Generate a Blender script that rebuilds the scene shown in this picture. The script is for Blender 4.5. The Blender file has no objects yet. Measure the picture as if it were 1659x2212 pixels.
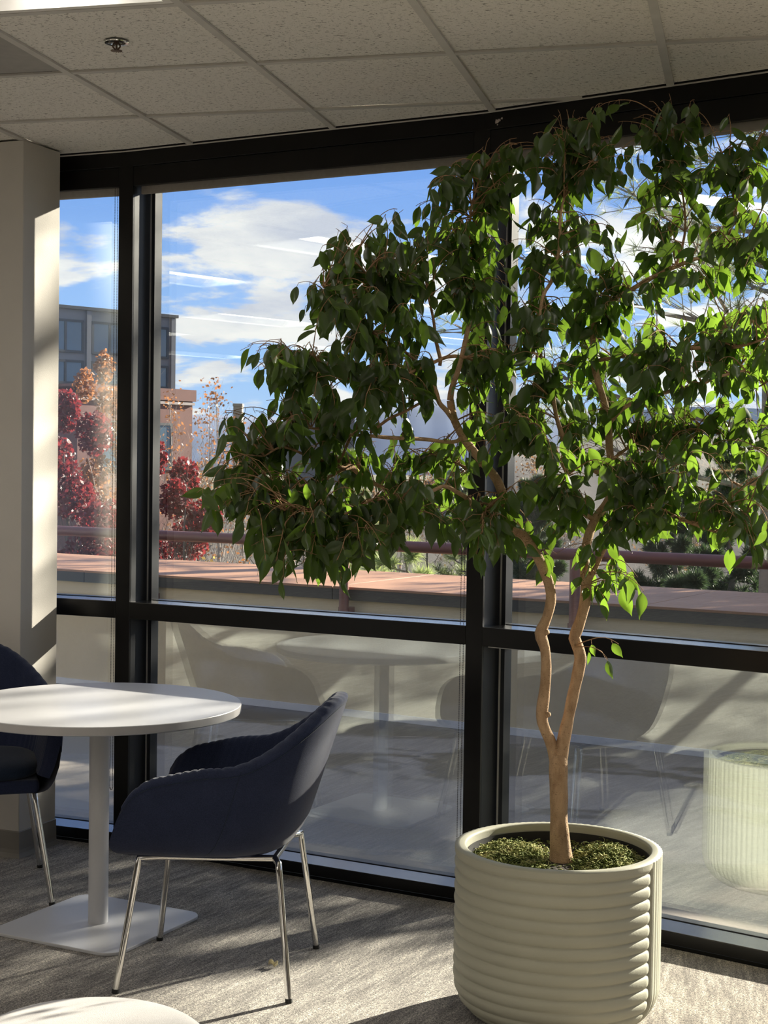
import bpy, bmesh, math, random
import numpy as np
from mathutils import Vector, Matrix, Quaternion

random.seed(7); rng = np.random.default_rng(7)
SC = bpy.context.scene
COL = SC.collection

# ---------------------------------------------------------------- camera
CAM_H = 1.53
cam = bpy.data.cameras.new('camera'); cam_o = bpy.data.objects.new('camera', cam); COL.objects.link(cam_o)
cam.sensor_fit = 'VERTICAL'; cam.sensor_height = 24.0; cam.lens = 24.0 * 3289.0 / 2212.0
cam.clip_start = 0.05; cam.clip_end = 3000
_p, _r = 0.0314, 0.0145
_f = Vector((0, math.cos(_p), -math.sin(_p))); _u0 = Vector((0, math.sin(_p), math.cos(_p))); _x0 = Vector((1, 0, 0))
_x = math.cos(_r) * _x0 + math.sin(_r) * _u0; _u = -math.sin(_r) * _x0 + math.cos(_r) * _u0
_m = Matrix((( _x.x, _u.x, -_f.x, 0), (_x.y, _u.y, -_f.y, 0), (_x.z, _u.z, -_f.z, CAM_H), (0, 0, 0, 1)))
cam_o.matrix_world = _m
SC.camera = cam_o

# ---------------------------------------------------------------- sky, sun, exposure
SUN_AZ, SUN_EL = math.radians(50), math.radians(20.5)
SUN = Vector((math.sin(SUN_AZ) * math.cos(SUN_EL), math.cos(SUN_AZ) * math.cos(SUN_EL), math.sin(SUN_EL)))
sl = bpy.data.lights.new('sun', 'SUN'); sl.energy = 30.0; sl.angle = math.radians(0.6); sl.color = (1.0, 0.90, 0.74)
so = bpy.data.objects.new('sun', sl); COL.objects.link(so)
so.rotation_euler = SUN.to_track_quat('Z', 'Y').to_euler(); so.location = SUN * 60

world = bpy.data.worlds.new('sky'); SC.world = world; world.use_nodes = True
nt = world.node_tree; nt.nodes.clear()
def wn(t, **k):
    n = nt.nodes.new(t)
    for a, b in k.items(): setattr(n, a, b)
    return n
def wmath(op, a, b=None, clamp=False):
    n = wn('ShaderNodeMath', operation=op, use_clamp=clamp)
    for i, v in enumerate((a, b)):
        if v is None: continue
        if isinstance(v, (int, float)): n.inputs[i].default_value = v
        else: nt.links.new(v, n.inputs[i])
    return n.outputs[0]
def wramp(fac, stops, interp='LINEAR'):
    n = wn('ShaderNodeValToRGB'); n.color_ramp.interpolation = interp
    e = n.color_ramp.elements
    while len(e) < len(stops): e.new(0.5)
    for i, (p, c) in enumerate(stops): e[i].position = p; e[i].color = (*c, 1) if len(c) == 3 else c
    nt.links.new(fac, n.inputs[0]); return n.outputs[0]
tc = wn('ShaderNodeTexCoord'); sep = wn('ShaderNodeSeparateXYZ'); nt.links.new(tc.outputs['Generated'], sep.inputs[0])
zc = wmath('MAXIMUM', sep.outputs[2], 0.0)
base = wramp(zc, [(0.0, (0.50, 0.66, 0.86)), (0.06, (0.33, 0.54, 0.88)), (0.20, (0.165, 0.34, 0.78)), (0.6, (0.08, 0.20, 0.56)), (1.0, (0.055, 0.14, 0.43))])
den = wmath('ADD', zc, 0.22)
cx = wmath('DIVIDE', sep.outputs[0], den); cy = wmath('DIVIDE', sep.outputs[1], den)
def cloud_noise(ox, oy, scale, detail=9.0, rough=0.56):
    cmb = wn('ShaderNodeCombineXYZ')
    nt.links.new(wmath('ADD', cx, ox), cmb.inputs[0]); nt.links.new(wmath('ADD', cy, oy), cmb.inputs[1])
    n = wn('ShaderNodeTexNoise'); n.inputs['Scale'].default_value = scale; n.inputs['Detail'].default_value = detail
    n.inputs['Roughness'].default_value = rough; n.inputs['Distortion'].default_value = 0.25
    nt.links.new(cmb.outputs[0], n.inputs['Vector']); return n.outputs['Fac']
CLO = (14.25, 8.6)
n1 = cloud_noise(CLO[0], CLO[1], 3.1)
n2 = cloud_noise(CLO[0] - 0.10, CLO[1] + 0.12, 3.1, 5.0)
cover = wramp(n1, [(0.475, (0, 0, 0)), (0.565, (1, 1, 1))], 'EASE')
shade = wramp(n2, [(0.44, (1.0, 0.99, 0.97)), (0.68, (0.62, 0.66, 0.78))])
sd = wn('ShaderNodeVectorMath', operation='DOT_PRODUCT'); nt.links.new(tc.outputs['Generated'], sd.inputs[0]); sd.inputs[1].default_value = SUN
glow = wmath('POWER', wmath('MAXIMUM', sd.outputs['Value'], 0.0), 10.0)
bright = wmath('ADD', wmath('MULTIPLY', glow, 1.7), 0.84)
vm = wn('ShaderNodeVectorMath', operation='SCALE'); nt.links.new(shade, vm.inputs[0]); nt.links.new(bright, vm.inputs['Scale'])
mx = wn('ShaderNodeMix', data_type='RGBA'); nt.links.new(cover, mx.inputs[0]); nt.links.new(base, mx.inputs[6]); nt.links.new(vm.outputs[0], mx.inputs[7])
bg = wn('ShaderNodeBackground'); nt.links.new(mx.outputs[2], bg.inputs[0]); bg.inputs[1].default_value = 1.65
wo = wn('ShaderNodeOutputWorld'); nt.links.new(bg.outputs[0], wo.inputs[0])

SC.view_settings.view_transform = 'Standard'; SC.view_settings.look = 'None'
SC.view_settings.gamma = 1.0; SC.view_settings.use_curve_mapping = False
SC.view_settings.exposure = 0.0
SC.cycles.max_bounces = 10; SC.cycles.diffuse_bounces = 5; SC.cycles.glossy_bounces = 5
SC.cycles.transmission_bounces = 8; SC.cycles.transparent_max_bounces = 24
SC.cycles.sample_clamp_indirect = 6.0; SC.cycles.caustics_reflective = False; SC.cycles.caustics_refractive = False

# ---------------------------------------------------------------- materials
class NM:
    """small helper around one node material"""
    def __init__(s, name):
        s.m = bpy.data.materials.new(name); s.m.use_nodes = True; s.t = s.m.node_tree; s.t.nodes.clear()
        s.out = s.n('ShaderNodeOutputMaterial')
    def n(s, t, **k):
        x = s.t.nodes.new(t)
        for a, b in k.items(): setattr(x, a, b)
        return x
    def l(s, a, b): s.t.links.new(a, b)
    def val(s, sock, v):
        if isinstance(v, (int, float)): sock.default_value = v
        elif isinstance(v, (tuple, list)): sock.default_value = (*v, 1) if len(v) == 3 and len(sock.default_value) == 4 else v
        else: s.l(v, sock)
    def coord(s, kind='Object', scale=(1, 1, 1), rot=(0, 0, 0)):
        if kind == 'World': o = s.n('ShaderNodeNewGeometry').outputs['Position']
        else: o = s.n('ShaderNodeTexCoord').outputs[kind]
        mp = s.n('ShaderNodeMapping'); mp.inputs['Scale'].default_value = scale; mp.inputs['Rotation'].default_value = rot
        s.l(o, mp.inputs['Vector']); return mp.outputs[0]
    def noise(s, vec, scale, detail=3.0, rough=0.5, dist=0.0):
        x = s.n('ShaderNodeTexNoise'); s.l(vec, x.inputs['Vector']); x.inputs['Scale'].default_value = scale
        x.inputs['Detail'].default_value = detail; x.inputs['Roughness'].default_value = rough; x.inputs['Distortion'].default_value = dist
        return x.outputs['Fac']
    def ramp(s, fac, stops):
        x = s.n('ShaderNodeValToRGB'); e = x.color_ramp.elements
        while len(e) < len(stops): e.new(0.5)
        for i, (p, c) in enumerate(stops): e[i].position = p; e[i].color = (*c, 1)
        s.l(fac, x.inputs[0]); return x.outputs[0]
    def mix(s, fac, a, b, mode='MIX'):
        x = s.n('ShaderNodeMix', data_type='RGBA', blend_type=mode)
        s.val(x.inputs[0], fac); s.val(x.inputs[6], a); s.val(x.inputs[7], b); return x.outputs[2]
    def math(s, op, a, b=0.0):
        x = s.n('ShaderNodeMath', operation=op); s.val(x.inputs[0], a); s.val(x.inputs[1], b); return x.outputs[0]
    def bump(s, h, strength, dist=0.01):
        x = s.n('ShaderNodeBump'); x.inputs['Strength'].default_value = strength; x.inputs['Distance'].default_value = dist
        s.l(h, x.inputs['Height']); return x.outputs[0]
    def pbr(s, color, rough=0.5, metal=0.0, spec=0.5, normal=None, sheen=0.0, coat=0.0):
        b = s.n('ShaderNodeBsdfPrincipled'); s.val(b.inputs['Base Color'], color); s.val(b.inputs['Roughness'], rough)
        b.inputs['Metallic'].default_value = metal; b.inputs['Specular IOR Level'].default_value = spec
        b.inputs['Sheen Weight'].default_value = sheen; b.inputs['Sheen Roughness'].default_value = 0.4
        b.inputs['Coat Weight'].default_value = coat
        if normal is not None: s.l(normal, b.inputs['Normal'])
        return b.outputs[0]
    def done(s, shader): s.l(shader, s.out.inputs[0]); return s.m

def simple(name, a, b=None, scale=8.0, rough=0.5, metal=0.0, spec=0.5, bump=0.0, bscale=None, sheen=0.0, coord='Object', stretch=(1, 1, 1)):
    M = NM(name); v = M.coord(coord, stretch)
    b = b or tuple(c * 0.88 for c in a)
    c = M.ramp(M.noise(v, scale, 4.0), [(0.3, b), (0.7, a)])
    nrm = M.bump(M.noise(v, bscale or scale * 8, 3.0), bump, 0.01) if bump else None
    return M.done(M.pbr(c, rough, metal, spec, nrm, sheen))

MAT = {}
# carpet: heathered loop pile with streaks along one direction
def carpet(name, ang, tint=(1, 1, 1)):
    M = NM(name); rot = (0, 0, ang)
    v1 = M.coord('World', (1, 1, 1), rot)
    def stretch(sx, sy):
        mp = M.n('ShaderNodeMapping'); mp.inputs['Scale'].default_value = (sx, sy, 1); M.l(v1, mp.inputs['Vector']); return mp.outputs[0]
    long_ = M.noise(stretch(5, 1.1), 3.2, 4.0, 0.6)
    mid = M.noise(stretch(40, 4.5), 1.6, 5.0, 0.65)
    loop = M.noise(stretch(1.25, 0.9), 210.0, 2.0, 0.6, 1.2)
    s = M.math('ADD', M.math('MULTIPLY', long_, 0.55), M.math('MULTIPLY', mid, 0.75))
    c = M.ramp(s, [(0.44, tuple(a * t for a, t in zip((0.095, 0.086, 0.08), tint))), (0.62, tuple(a * t for a, t in zip((0.215, 0.20, 0.184), tint))), (0.78, tuple(a * t for a, t in zip((0.38, 0.355, 0.322), tint)))])
    g = M.ramp(loop, [(0.36, (0.22, 0.22, 0.22)), (0.50, (0.95, 0.95, 0.95)), (0.63, (2.2, 2.15, 2.05))])
    col = M.mix(1.0, c, g, 'MULTIPLY')
    return M.done(M.pbr(col, 0.95, 0, 0.15, M.bump(loop, 0.9, 0.004), 0.3))
MAT['carpet'] = carpet('carpet_pile', math.radians(28.6))
MAT['carpet_turned'] = carpet('carpet_pile_turned', math.radians(10.5), (1.04, 1.0, 0.96))

def ceil_tile():
    M = NM('fissured_ceiling_tile'); v = M.coord('World')
    def stretch(sx, sy):
        mp = M.n('ShaderNodeMapping'); mp.inputs['Scale'].default_value = (sx, sy, 1); mp.inputs['Rotation'].default_value = (0, 0, -0.3); M.l(v, mp.inputs['Vector']); return mp.outputs[0]
    fis = M.noise(stretch(1.0, 2.0), 78.0, 2.5, 0.6, 0.8)
    spk = M.noise(v, 420.0, 1.0)
    m = M.ramp(fis, [(0.355, (0, 0, 0)), (0.405, (1, 1, 1))])
    c = M.mix(m, (0.27, 0.25, 0.23), (0.93, 0.90, 0.85))
    c = M.mix(0.18, c, M.ramp(spk, [(0.35, (0.35, 0.34, 0.33)), (0.65, (0.85, 0.83, 0.8))]), 'MIX')
    bw = M.n('ShaderNodeRGBToBW'); M.l(m, bw.inputs[0])
    return M.done(M.pbr(c, 0.95, 0, 0.1, M.bump(bw.outputs[0], 0.5, 0.003)))
MAT['ceil_tile'] = ceil_tile()
MAT['grid'] = simple('painted_grid_steel', (0.62, 0.60, 0.57), None, 12, 0.5)
MAT['smooth_panel'] = simple('smooth_grey_panel', (0.40, 0.385, 0.37), None, 30, 0.7, bump=0.05, bscale=500)
MAT['plaster'] = simple('painted_column_plaster', (0.60, 0.575, 0.54), (0.57, 0.545, 0.51), 5, 0.75, spec=0.25, bump=0.08, bscale=260)
MAT['wall_far'] = simple('painted_wall', (0.62, 0.58, 0.53), None, 3, 0.8, bump=0.05)
MAT['wood_wall'] = simple('orange_wood_panelling', (0.62, 0.30, 0.09), (0.46, 0.20, 0.055), 3, 0.4, stretch=(1, 1, 0.12))
MAT['rubber'] = simple('taupe_rubber_base', (0.235, 0.22, 0.20), None, 9, 0.55)
MAT['frame'] = simple('dark_bronze_aluminium', (0.006, 0.0056, 0.0055), (0.004, 0.0038, 0.0037), 14, 0.3, spec=0.28)
MAT['frame_top'] = simple('satin_anodised_ledge', (0.16, 0.165, 0.18), (0.14, 0.145, 0.16), 14, 0.22, metal=1.0)
MAT['frame_in'] = simple('sky_tinted_reveal', (0.017, 0.019, 0.024), (0.013, 0.015, 0.019), 14, 0.42, spec=0.35)  # frame sides painted lighter and bluish to stand for sky reflection
MAT['alu'] = simple('pale_aluminium_bead', (0.62, 0.63, 0.64), None, 20, 0.35, metal=0.6)
MAT['gasket'] = simple('black_gasket', (0.012, 0.012, 0.013), None, 20, 0.6)
MAT['blind'] = simple('taupe_blind_fabric', (0.30, 0.275, 0.25), None, 60, 0.85)
MAT['bead'] = simple('steel_bead_chain', (0.10, 0.085, 0.075), None, 60, 0.4, metal=0.5)
MAT['white_paint'] = simple('white_powder_coat', (0.58, 0.585, 0.61), (0.56, 0.565, 0.59), 10, 0.42, spec=0.4, bump=0.02, bscale=900)
MAT['table_top'] = simple('white_laminate', (0.60, 0.605, 0.635), (0.58, 0.585, 0.615), 10, 0.36, spec=0.45, bump=0.02, bscale=900)
MAT['edge'] = simple('white_table_edge_band', (0.50, 0.49, 0.50), None, 10, 0.45)
MAT['chrome'] = simple('polished_chrome', (0.78, 0.77, 0.75), (0.74, 0.73, 0.71), 6, 0.09, metal=1.0)
MAT['foot'] = simple('black_rubber_foot', (0.015, 0.015, 0.015), None, 20, 0.7)

def fabric(name, a, b, scale, sheen, weave=520.0):
    M = NM(name); v = M.coord('Object')
    w = M.noise(v, weave, 2.0, 0.6); big = M.noise(v, scale, 4.0)
    c = M.mix(M.ramp(w, [(0.35, (0, 0, 0)), (0.65, (1, 1, 1))]), b, a)
    c = M.mix(0.25, c, M.ramp(big, [(0.3, b), (0.7, a)]))
    return M.done(M.pbr(c, 0.9, 0, 0.2, M.bump(w, 0.35, 0.002), sheen))
MAT['navy'] = fabric('navy_wool_fabric', (0.030, 0.040, 0.088), (0.013, 0.018, 0.042), 14, 0.22)
MAT['navy_seat'] = fabric('navy_seat_fabric', (0.020, 0.034, 0.064), (0.009, 0.016, 0.032), 14, 0.2)
MAT['pale_fabric'] = fabric('pale_grey_twill', (0.54, 0.53, 0.535), (0.42, 0.41, 0.415), 20, 0.2, 520)
MAT['planter'] = simple('sage_grey_fibreclay', (0.435, 0.43, 0.345), (0.39, 0.385, 0.31), 5, 0.62, spec=0.3, bump=0.06, bscale=220)
MAT['soil'] = simple('dark_potting_soil', (0.045, 0.032, 0.022), (0.016, 0.011, 0.008), 60, 0.95, bump=0.6, bscale=120)

def moss():
    M = NM('dried_moss'); v = M.coord('World')
    c = M.ramp(M.noise(v, 26.0, 3.0, 0.6), [(0.32, (0.05, 0.07, 0.018)), (0.50, (0.20, 0.23, 0.07)), (0.66, (0.55, 0.52, 0.24))])
    return M.done(M.pbr(c, 0.85, 0, 0.2))
MAT['moss'] = moss()

def bark(name, a, b, scale=40.0):
    M = NM(name); v = M.coord('World', (1, 1, 0.45)); v2 = M.coord('World', (1, 1, 2.2))
    big = M.noise(v, scale, 5.0, 0.6); dots = M.noise(v2, scale * 5, 2.0, 0.5)
    c = M.ramp(big, [(0.28, b), (0.55, a), (0.8, tuple(min(1, x * 1.18) for x in a))])
    c = M.mix(M.ramp(dots, [(0.28, (1, 1, 1)), (0.36, (0, 0, 0))]), c, tuple(x * 0.5 for x in b))
    return M.done(M.pbr(c, 0.8, 0, 0.2, M.bump(M.math('ADD', big, M.math('MULTIPLY', dots, 0.3)), 0.9, 0.008)))
MAT['bark'] = bark('ficus_bark', (0.47, 0.315, 0.19), (0.30, 0.185, 0.105))
MAT['twig'] = bark('ficus_twig_bark', (0.36, 0.22, 0.12), (0.22, 0.13, 0.07), 60)
MAT['dark_bark'] = bark('grey_tree_bark', (0.155, 0.13, 0.115), (0.07, 0.058, 0.05), 6)
MAT['pale_bark'] = bark('pale_tree_bark', (0.34, 0.305, 0.275), (0.19, 0.165, 0.145), 6)

def leafmat(name, top, under, trans, tfac, rough=0.32, nscale=9.0, var=0.35):
    M = NM(name); v = M.coord('World'); n = M.noise(v, nscale, 2.0)
    hs = M.n('ShaderNodeHueSaturation'); hs.inputs['Saturation'].default_value = 1.0
    M.l(M.math('ADD', M.math('MULTIPLY', n, var * 2), 1.0 - var), hs.inputs['Value'])
    geo = M.n('ShaderNodeNewGeometry')
    M.l(M.mix(geo.outputs['Backfacing'], top, under), hs.inputs['Color'])
    p = M.pbr(hs.outputs[0], rough, 0, 0.5)
    t = M.n('ShaderNodeBsdfTranslucent'); M.val(t.inputs[0], trans)
    ms = M.n('ShaderNodeMixShader'); ms.inputs[0].default_value = tfac; M.l(p, ms.inputs[1]); M.l(t.outputs[0], ms.inputs[2])
    return M.done(ms.outputs[0])
MAT['leaf'] = leafmat('ficus_leaf', (0.027, 0.041, 0.016), (0.040, 0.058, 0.025), (0.27, 0.47, 0.04), 0.34)
MAT['red_leaf'] = leafmat('red_maple_leaf', (0.13, 0.018, 0.024), (0.145, 0.028, 0.034), (0.28, 0.035, 0.04), 0.35, 0.45, 1.2, 0.5)
MAT['orange_leaf'] = leafmat('orange_autumn_leaf', (0.30, 0.145, 0.075), (0.30, 0.15, 0.085), (0.42, 0.18, 0.07), 0.35, 0.5, 1.5, 0.45)
MAT['yellow_leaf'] = leafmat('yellow_autumn_leaf', (0.48, 0.32, 0.10), (0.46, 0.31, 0.11), (0.62, 0.40, 0.10), 0.35, 0.5, 1.5, 0.4)
MAT['brown_leaf'] = leafmat('brown_autumn_leaf', (0.22, 0.145, 0.095), (0.22, 0.15, 0.10), (0.30, 0.17, 0.08), 0.25, 0.6, 1.5, 0.4)
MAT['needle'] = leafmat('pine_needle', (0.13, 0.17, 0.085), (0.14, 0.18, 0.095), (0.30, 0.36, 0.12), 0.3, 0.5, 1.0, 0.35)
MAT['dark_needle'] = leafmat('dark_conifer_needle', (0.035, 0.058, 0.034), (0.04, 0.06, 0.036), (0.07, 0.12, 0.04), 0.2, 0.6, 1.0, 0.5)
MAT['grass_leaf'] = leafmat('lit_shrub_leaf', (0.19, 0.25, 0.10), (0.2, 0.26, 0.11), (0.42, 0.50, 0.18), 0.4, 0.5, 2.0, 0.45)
MAT['dry_leaf'] = simple('dry_pale_leaf', (0.78, 0.72, 0.48), (0.6, 0.52, 0.3), 60, 0.6)

def glass():
    M = NM('window_glass'); g = M.n('ShaderNodeNewGeometry')
    ior = M.n('ShaderNodeMix', data_type='FLOAT'); M.l(g.outputs['Backfacing'], ior.inputs[0]); ior.inputs[2].default_value = 1.52; ior.inputs[3].default_value = 1.0 / 1.52
    fr = M.n('ShaderNodeFresnel'); M.l(ior.outputs[0], fr.inputs[0])
    fac = M.n('ShaderNodeMath', operation='MULTIPLY', use_clamp=True); M.l(fr.outputs[0], fac.inputs[0]); fac.inputs[1].default_value = 4.0
    tr = M.n('ShaderNodeBsdfTransparent'); tr.inputs[0].default_value = (0.955, 0.97, 0.965, 1)
    gl = M.n('ShaderNodeBsdfGlossy'); gl.inputs['Roughness'].default_value = 0.0; gl.inputs['Color'].default_value = (0.93, 1.0, 0.97, 1)
    ms = M.n('ShaderNodeMixShader'); M.l(fac.outputs[0], ms.inputs[0]); M.l(tr.outputs[0], ms.inputs[1]); M.l(gl.outputs[0], ms.inputs[2])
    return M.done(ms.outputs[0])
MAT['glass'] = glass()
def emis(name, col, strength):
    M = NM(name); e = M.n('ShaderNodeEmission'); e.inputs[0].default_value = (*col, 1); e.inputs[1].default_value = strength
    return M.done(e.outputs[0])
MAT['lamp'] = emis('lit_diffuser', (1.0, 0.94, 0.85), 7.0)
MAT['troffer'] = simple('white_reflector', (0.86, 0.84, 0.81), None, 10, 0.5)

def concrete(name, a, b, wet=None):
    M = NM(name); v = M.coord('World'); n = M.noise(v, 2.2, 6.0, 0.6); f = M.noise(v, 60.0, 4.0, 0.6)
    c = M.mix(0.35, M.ramp(n, [(0.3, b), (0.7, a)]), M.ramp(f, [(0.3, b), (0.7, a)]))
    r = 0.8
    if wet is not None:
        w = M.ramp(M.noise(M.coord('World', (1, 1.6, 1), (0, 0, 0.54)), 0.75, 4.0, 0.55, 0.6), [(0.50, (0, 0, 0)), (0.54, (1, 1, 1))])
        c = M.mix(w, c, wet); rr = M.n('ShaderNodeMapRange'); bw = M.n('ShaderNodeRGBToBW'); M.l(w, bw.inputs[0]); M.l(bw.outputs[0], rr.inputs[0])
        rr.inputs['To Min'].default_value = 0.8; rr.inputs['To Max'].default_value = 0.32; r = rr.outputs[0]
    return M.done(M.pbr(c, r, 0, 0.35, M.bump(f, 0.25, 0.006)))
MAT['terrace'] = concrete('terrace_concrete', (0.30, 0.262, 0.222), (0.21, 0.182, 0.152), (0.10, 0.085, 0.07))
MAT['parapet'] = concrete('cream_parapet_render', (0.72, 0.60, 0.39), (0.60, 0.49, 0.31))
MAT['cap'] = simple('brown_weathered_coping', (0.42, 0.225, 0.135), (0.30, 0.155, 0.09), 2.2, 0.55, spec=0.3)
MAT['cap_edge'] = simple('dark_coping_edge', (0.035, 0.035, 0.038), None, 4, 0.6)
MAT['flash'] = simple('galvanised_flashing', (0.72, 0.73, 0.76), (0.60, 0.61, 0.64), 10, 0.5, metal=0.2)
MAT['rail'] = simple('dark_red_painted_steel', (0.20, 0.058, 0.05), (0.145, 0.045, 0.04), 9, 0.45)
MAT['grass'] = simple('winter_grass', (0.12, 0.125, 0.06), (0.10, 0.085, 0.055), 0.12, 0.95, coord='World')
MAT['slope'] = simple('brushy_slope', (0.085, 0.073, 0.066), (0.04, 0.036, 0.034), 0.5, 0.95, coord='World', bump=1.0, bscale=2.0)
MAT['hill'] = simple('haze_tinted_forest', (0.115, 0.165, 0.27), (0.085, 0.125, 0.21), 0.02, 1.0, coord='World')  # distance haze is put into the blue base colour
MAT['grey_clad'] = simple('grey_cladding', (0.20, 0.205, 0.215), (0.16, 0.165, 0.175), 0.8, 0.7, coord='World')
MAT['brick'] = simple('red_brown_brick', (0.23, 0.115, 0.10), (0.17, 0.085, 0.075), 1.5, 0.85, coord='World')
MAT['stone_band'] = simple('pale_stone_band', (0.40, 0.33, 0.31), None, 1, 0.7)
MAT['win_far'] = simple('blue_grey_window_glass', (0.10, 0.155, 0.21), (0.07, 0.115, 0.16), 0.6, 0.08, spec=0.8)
MAT['win_frame'] = simple('dark_window_frame', (0.05, 0.055, 0.065), None, 3, 0.5)
MAT['tower'] = simple('tan_stone', (0.34, 0.275, 0.20), None, 0.6, 0.85)
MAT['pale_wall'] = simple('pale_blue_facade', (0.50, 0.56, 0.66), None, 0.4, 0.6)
MAT['dark_wall'] = simple('dark_grey_facade', (0.10, 0.105, 0.12), None, 0.4, 0.7)
MAT['car'] = simple('white_car_paint', (0.70, 0.74, 0.80), None, 2, 0.25)
MAT['car_glass'] = simple('car_window_glass', (0.02, 0.025, 0.03), None, 2, 0.05)
MAT['chip'] = simple('flaked_paint', (0.62, 0.55, 0.53), (0.4, 0.34, 0.33), 90, 0.8)
MAT['brass'] = simple('bronze_sprinkler', (0.16, 0.11, 0.08), None, 30, 0.4, metal=0.8)

# ---------------------------------------------------------------- mesh helpers
class MB:
    def __init__(s): s.v = []; s.f = []
    def quadbox(s, o, ax, ay, az):
        """box from corner o and three edge vectors"""
        o, ax, ay, az = map(Vector, (o, ax, ay, az)); b = len(s.v)
        for k in (0, 1):
            for p in (o, o + ax, o + ax + ay, o + ay): s.v.append(p + az * k)
        s.f += [tuple(b + i for i in q) for q in ((0, 3, 2, 1), (4, 5, 6, 7), (0, 1, 5, 4), (1, 2, 6, 5), (2, 3, 7, 6), (3, 0, 4, 7))]; return s
    def box(s, x0, x1, y0, y1, z0, z1): return s.quadbox((x0, y0, z0), (x1 - x0, 0, 0), (0, y1 - y0, 0), (0, 0, z1 - z0))
    def prism(s, poly, z0, z1):
        b = len(s.v); n = len(poly)
        for z in (z0, z1):
            for p in poly: s.v.append(Vector((p[0], p[1], z)))
        s.f.append(tuple(b + i for i in reversed(range(n)))); s.f.append(tuple(b + n + i for i in range(n)))
        for i in range(n): j = (i + 1) % n; s.f.append((b + i, b + j, b + n + j, b + n + i))
        return s
    def tube(s, pts, rad, n=8, cap=True):
        pts = [Vector(p) for p in pts]; m = len(pts)
        rad = [rad] * m if isinstance(rad, (int, float)) else rad
        b = len(s.v); nrm = None
        for i, p in enumerate(pts):
            t = (pts[min(i + 1, m - 1)] - pts[max(i - 1, 0)])
            t = t.normalized() if t.length > 1e-9 else Vector((0, 0, 1))
            if nrm is None: nrm = t.orthogonal().normalized()
            nrm = (nrm - t * nrm.dot(t)); nrm = nrm.normalized() if nrm.length > 1e-6 else t.orthogonal().normalized()
            bi = t.cross(nrm)
            for k in range(n):
                a = 2 * math.pi * k / n; s.v.append(p + (nrm * math.cos(a) + bi * math.sin(a)) * rad[i])
        for i in range(m - 1):
            for k in range(n):
                q = (k + 1) % n; s.f.append((b + i * n + k, b + i * n + q, b + (i + 1) * n + q, b + (i + 1) * n + k))
        if cap and n > 2:
            s.f.append(tuple(b + k for k in reversed(range(n)))); s.f.append(tuple(b + (m - 1) * n + k for k in range(n)))
        return s
    def lathe(s, prof, n=48, c=(0, 0), cap=True):
        b = len(s.v); m = len(prof)
        for r, z in prof:
            for k in range(n):
                a = 2 * math.pi * k / n; s.v.append(Vector((c[0] + r * math.cos(a), c[1] + r * math.sin(a), z)))
        for i in range(m - 1):
            for k in range(n):
                q = (k + 1) % n; s.f.append((b + i * n + k, b + i * n + q, b + (i + 1) * n + q, b + (i + 1) * n + k))
        if cap:
            if prof[0][0] > 1e-6: s.f.append(tuple(b + k for k in reversed(range(n))))
            if prof[-1][0] > 1e-6: s.f.append(tuple(b + (m - 1) * n + k for k in range(n)))
        return s
    def grid(s, rows, close_u=False, close_v=False):
        b = len(s.v); m = len(rows); n = len(rows[0])
        for r in rows: s.v += [Vector(p) for p in r]
        for i in range(m if close_v else m - 1):
            for k in range(n if close_u else n - 1):
                i2, k2 = (i + 1) % m, (k + 1) % n; s.f.append((b + i * n + k, b + i * n + k2, b + i2 * n + k2, b + i2 * n + k))
        return s
    def mesh(s, name, mat, smooth=None, origin=None):
        me = bpy.data.meshes.new(name)
        o = Vector(origin) if origin is not None else None
        me.from_pydata([tuple(p - o) if o is not None else tuple(p) for p in s.v], [], s.f)
        me.materials.append(mat if not isinstance(mat, str) else MAT[mat])
        if smooth:
            me.polygons.foreach_set('use_smooth', [True] * len(me.polygons))
            if smooth is not True: me.set_sharp_from_angle(angle=math.radians(smooth))
        me.update(); return me
    def build(s, name, mat, parent=None, smooth=None, bevel=0.0):
        """links the collected shapes as ONE object; vertices are in world space, the parent root may be translated"""
        root = parent
        while root is not None and root.parent is not None: root = root.parent
        me = s.mesh(name, mat, smooth, root.location if root is not None else None)
        ob = link(name, me, parent)
        if bevel:
            md = ob.modifiers.new('bevel', 'BEVEL'); md.width = bevel; md.segments = 3; md.limit_method = 'ANGLE'; md.angle_limit = math.radians(40)
            me.polygons.foreach_set('use_smooth', [True] * len(me.polygons)); me.set_sharp_from_angle(angle=math.radians(60))
        return ob
def link(name, me, parent=None):
    ob = bpy.data.objects.new(name, me); COL.objects.link(ob)
    if parent is not None: ob.parent = parent
    return ob
def tag(o, label=None, cat=None, group=None, kind=None):
    if label: o['label'] = label
    if cat: o['category'] = cat
    if group: o['group'] = group
    if kind: o['kind'] = kind
    return o
def root(name, loc, label=None, cat=None, group=None, kind=None):
    o = bpy.data.objects.new(name, None); COL.objects.link(o); o.location = loc; o.empty_display_size = 0.1
    return tag(o, label, cat, group, kind)
def np_mesh(name, V, F, mat, smooth=False):
    me = bpy.data.meshes.new(name); V = np.asarray(V, np.float32); F = np.asarray(F, np.int32)
    k = F.shape[1]; me.vertices.add(len(V)); me.vertices.foreach_set('co', V.ravel())
    me.loops.add(F.size); me.loops.foreach_set('vertex_index', F.ravel())
    me.polygons.add(len(F)); me.polygons.foreach_set('loop_start', np.arange(0, F.size, k, dtype=np.int32))
    try: me.polygons.foreach_set('loop_total', np.full(len(F), k, np.int32))
    except Exception: pass
    if smooth: me.polygons.foreach_set('use_smooth', np.ones(len(F), bool))
    me.materials.append(MAT[mat]); me.update(calc_edges=True); me.validate(); return me
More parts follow.
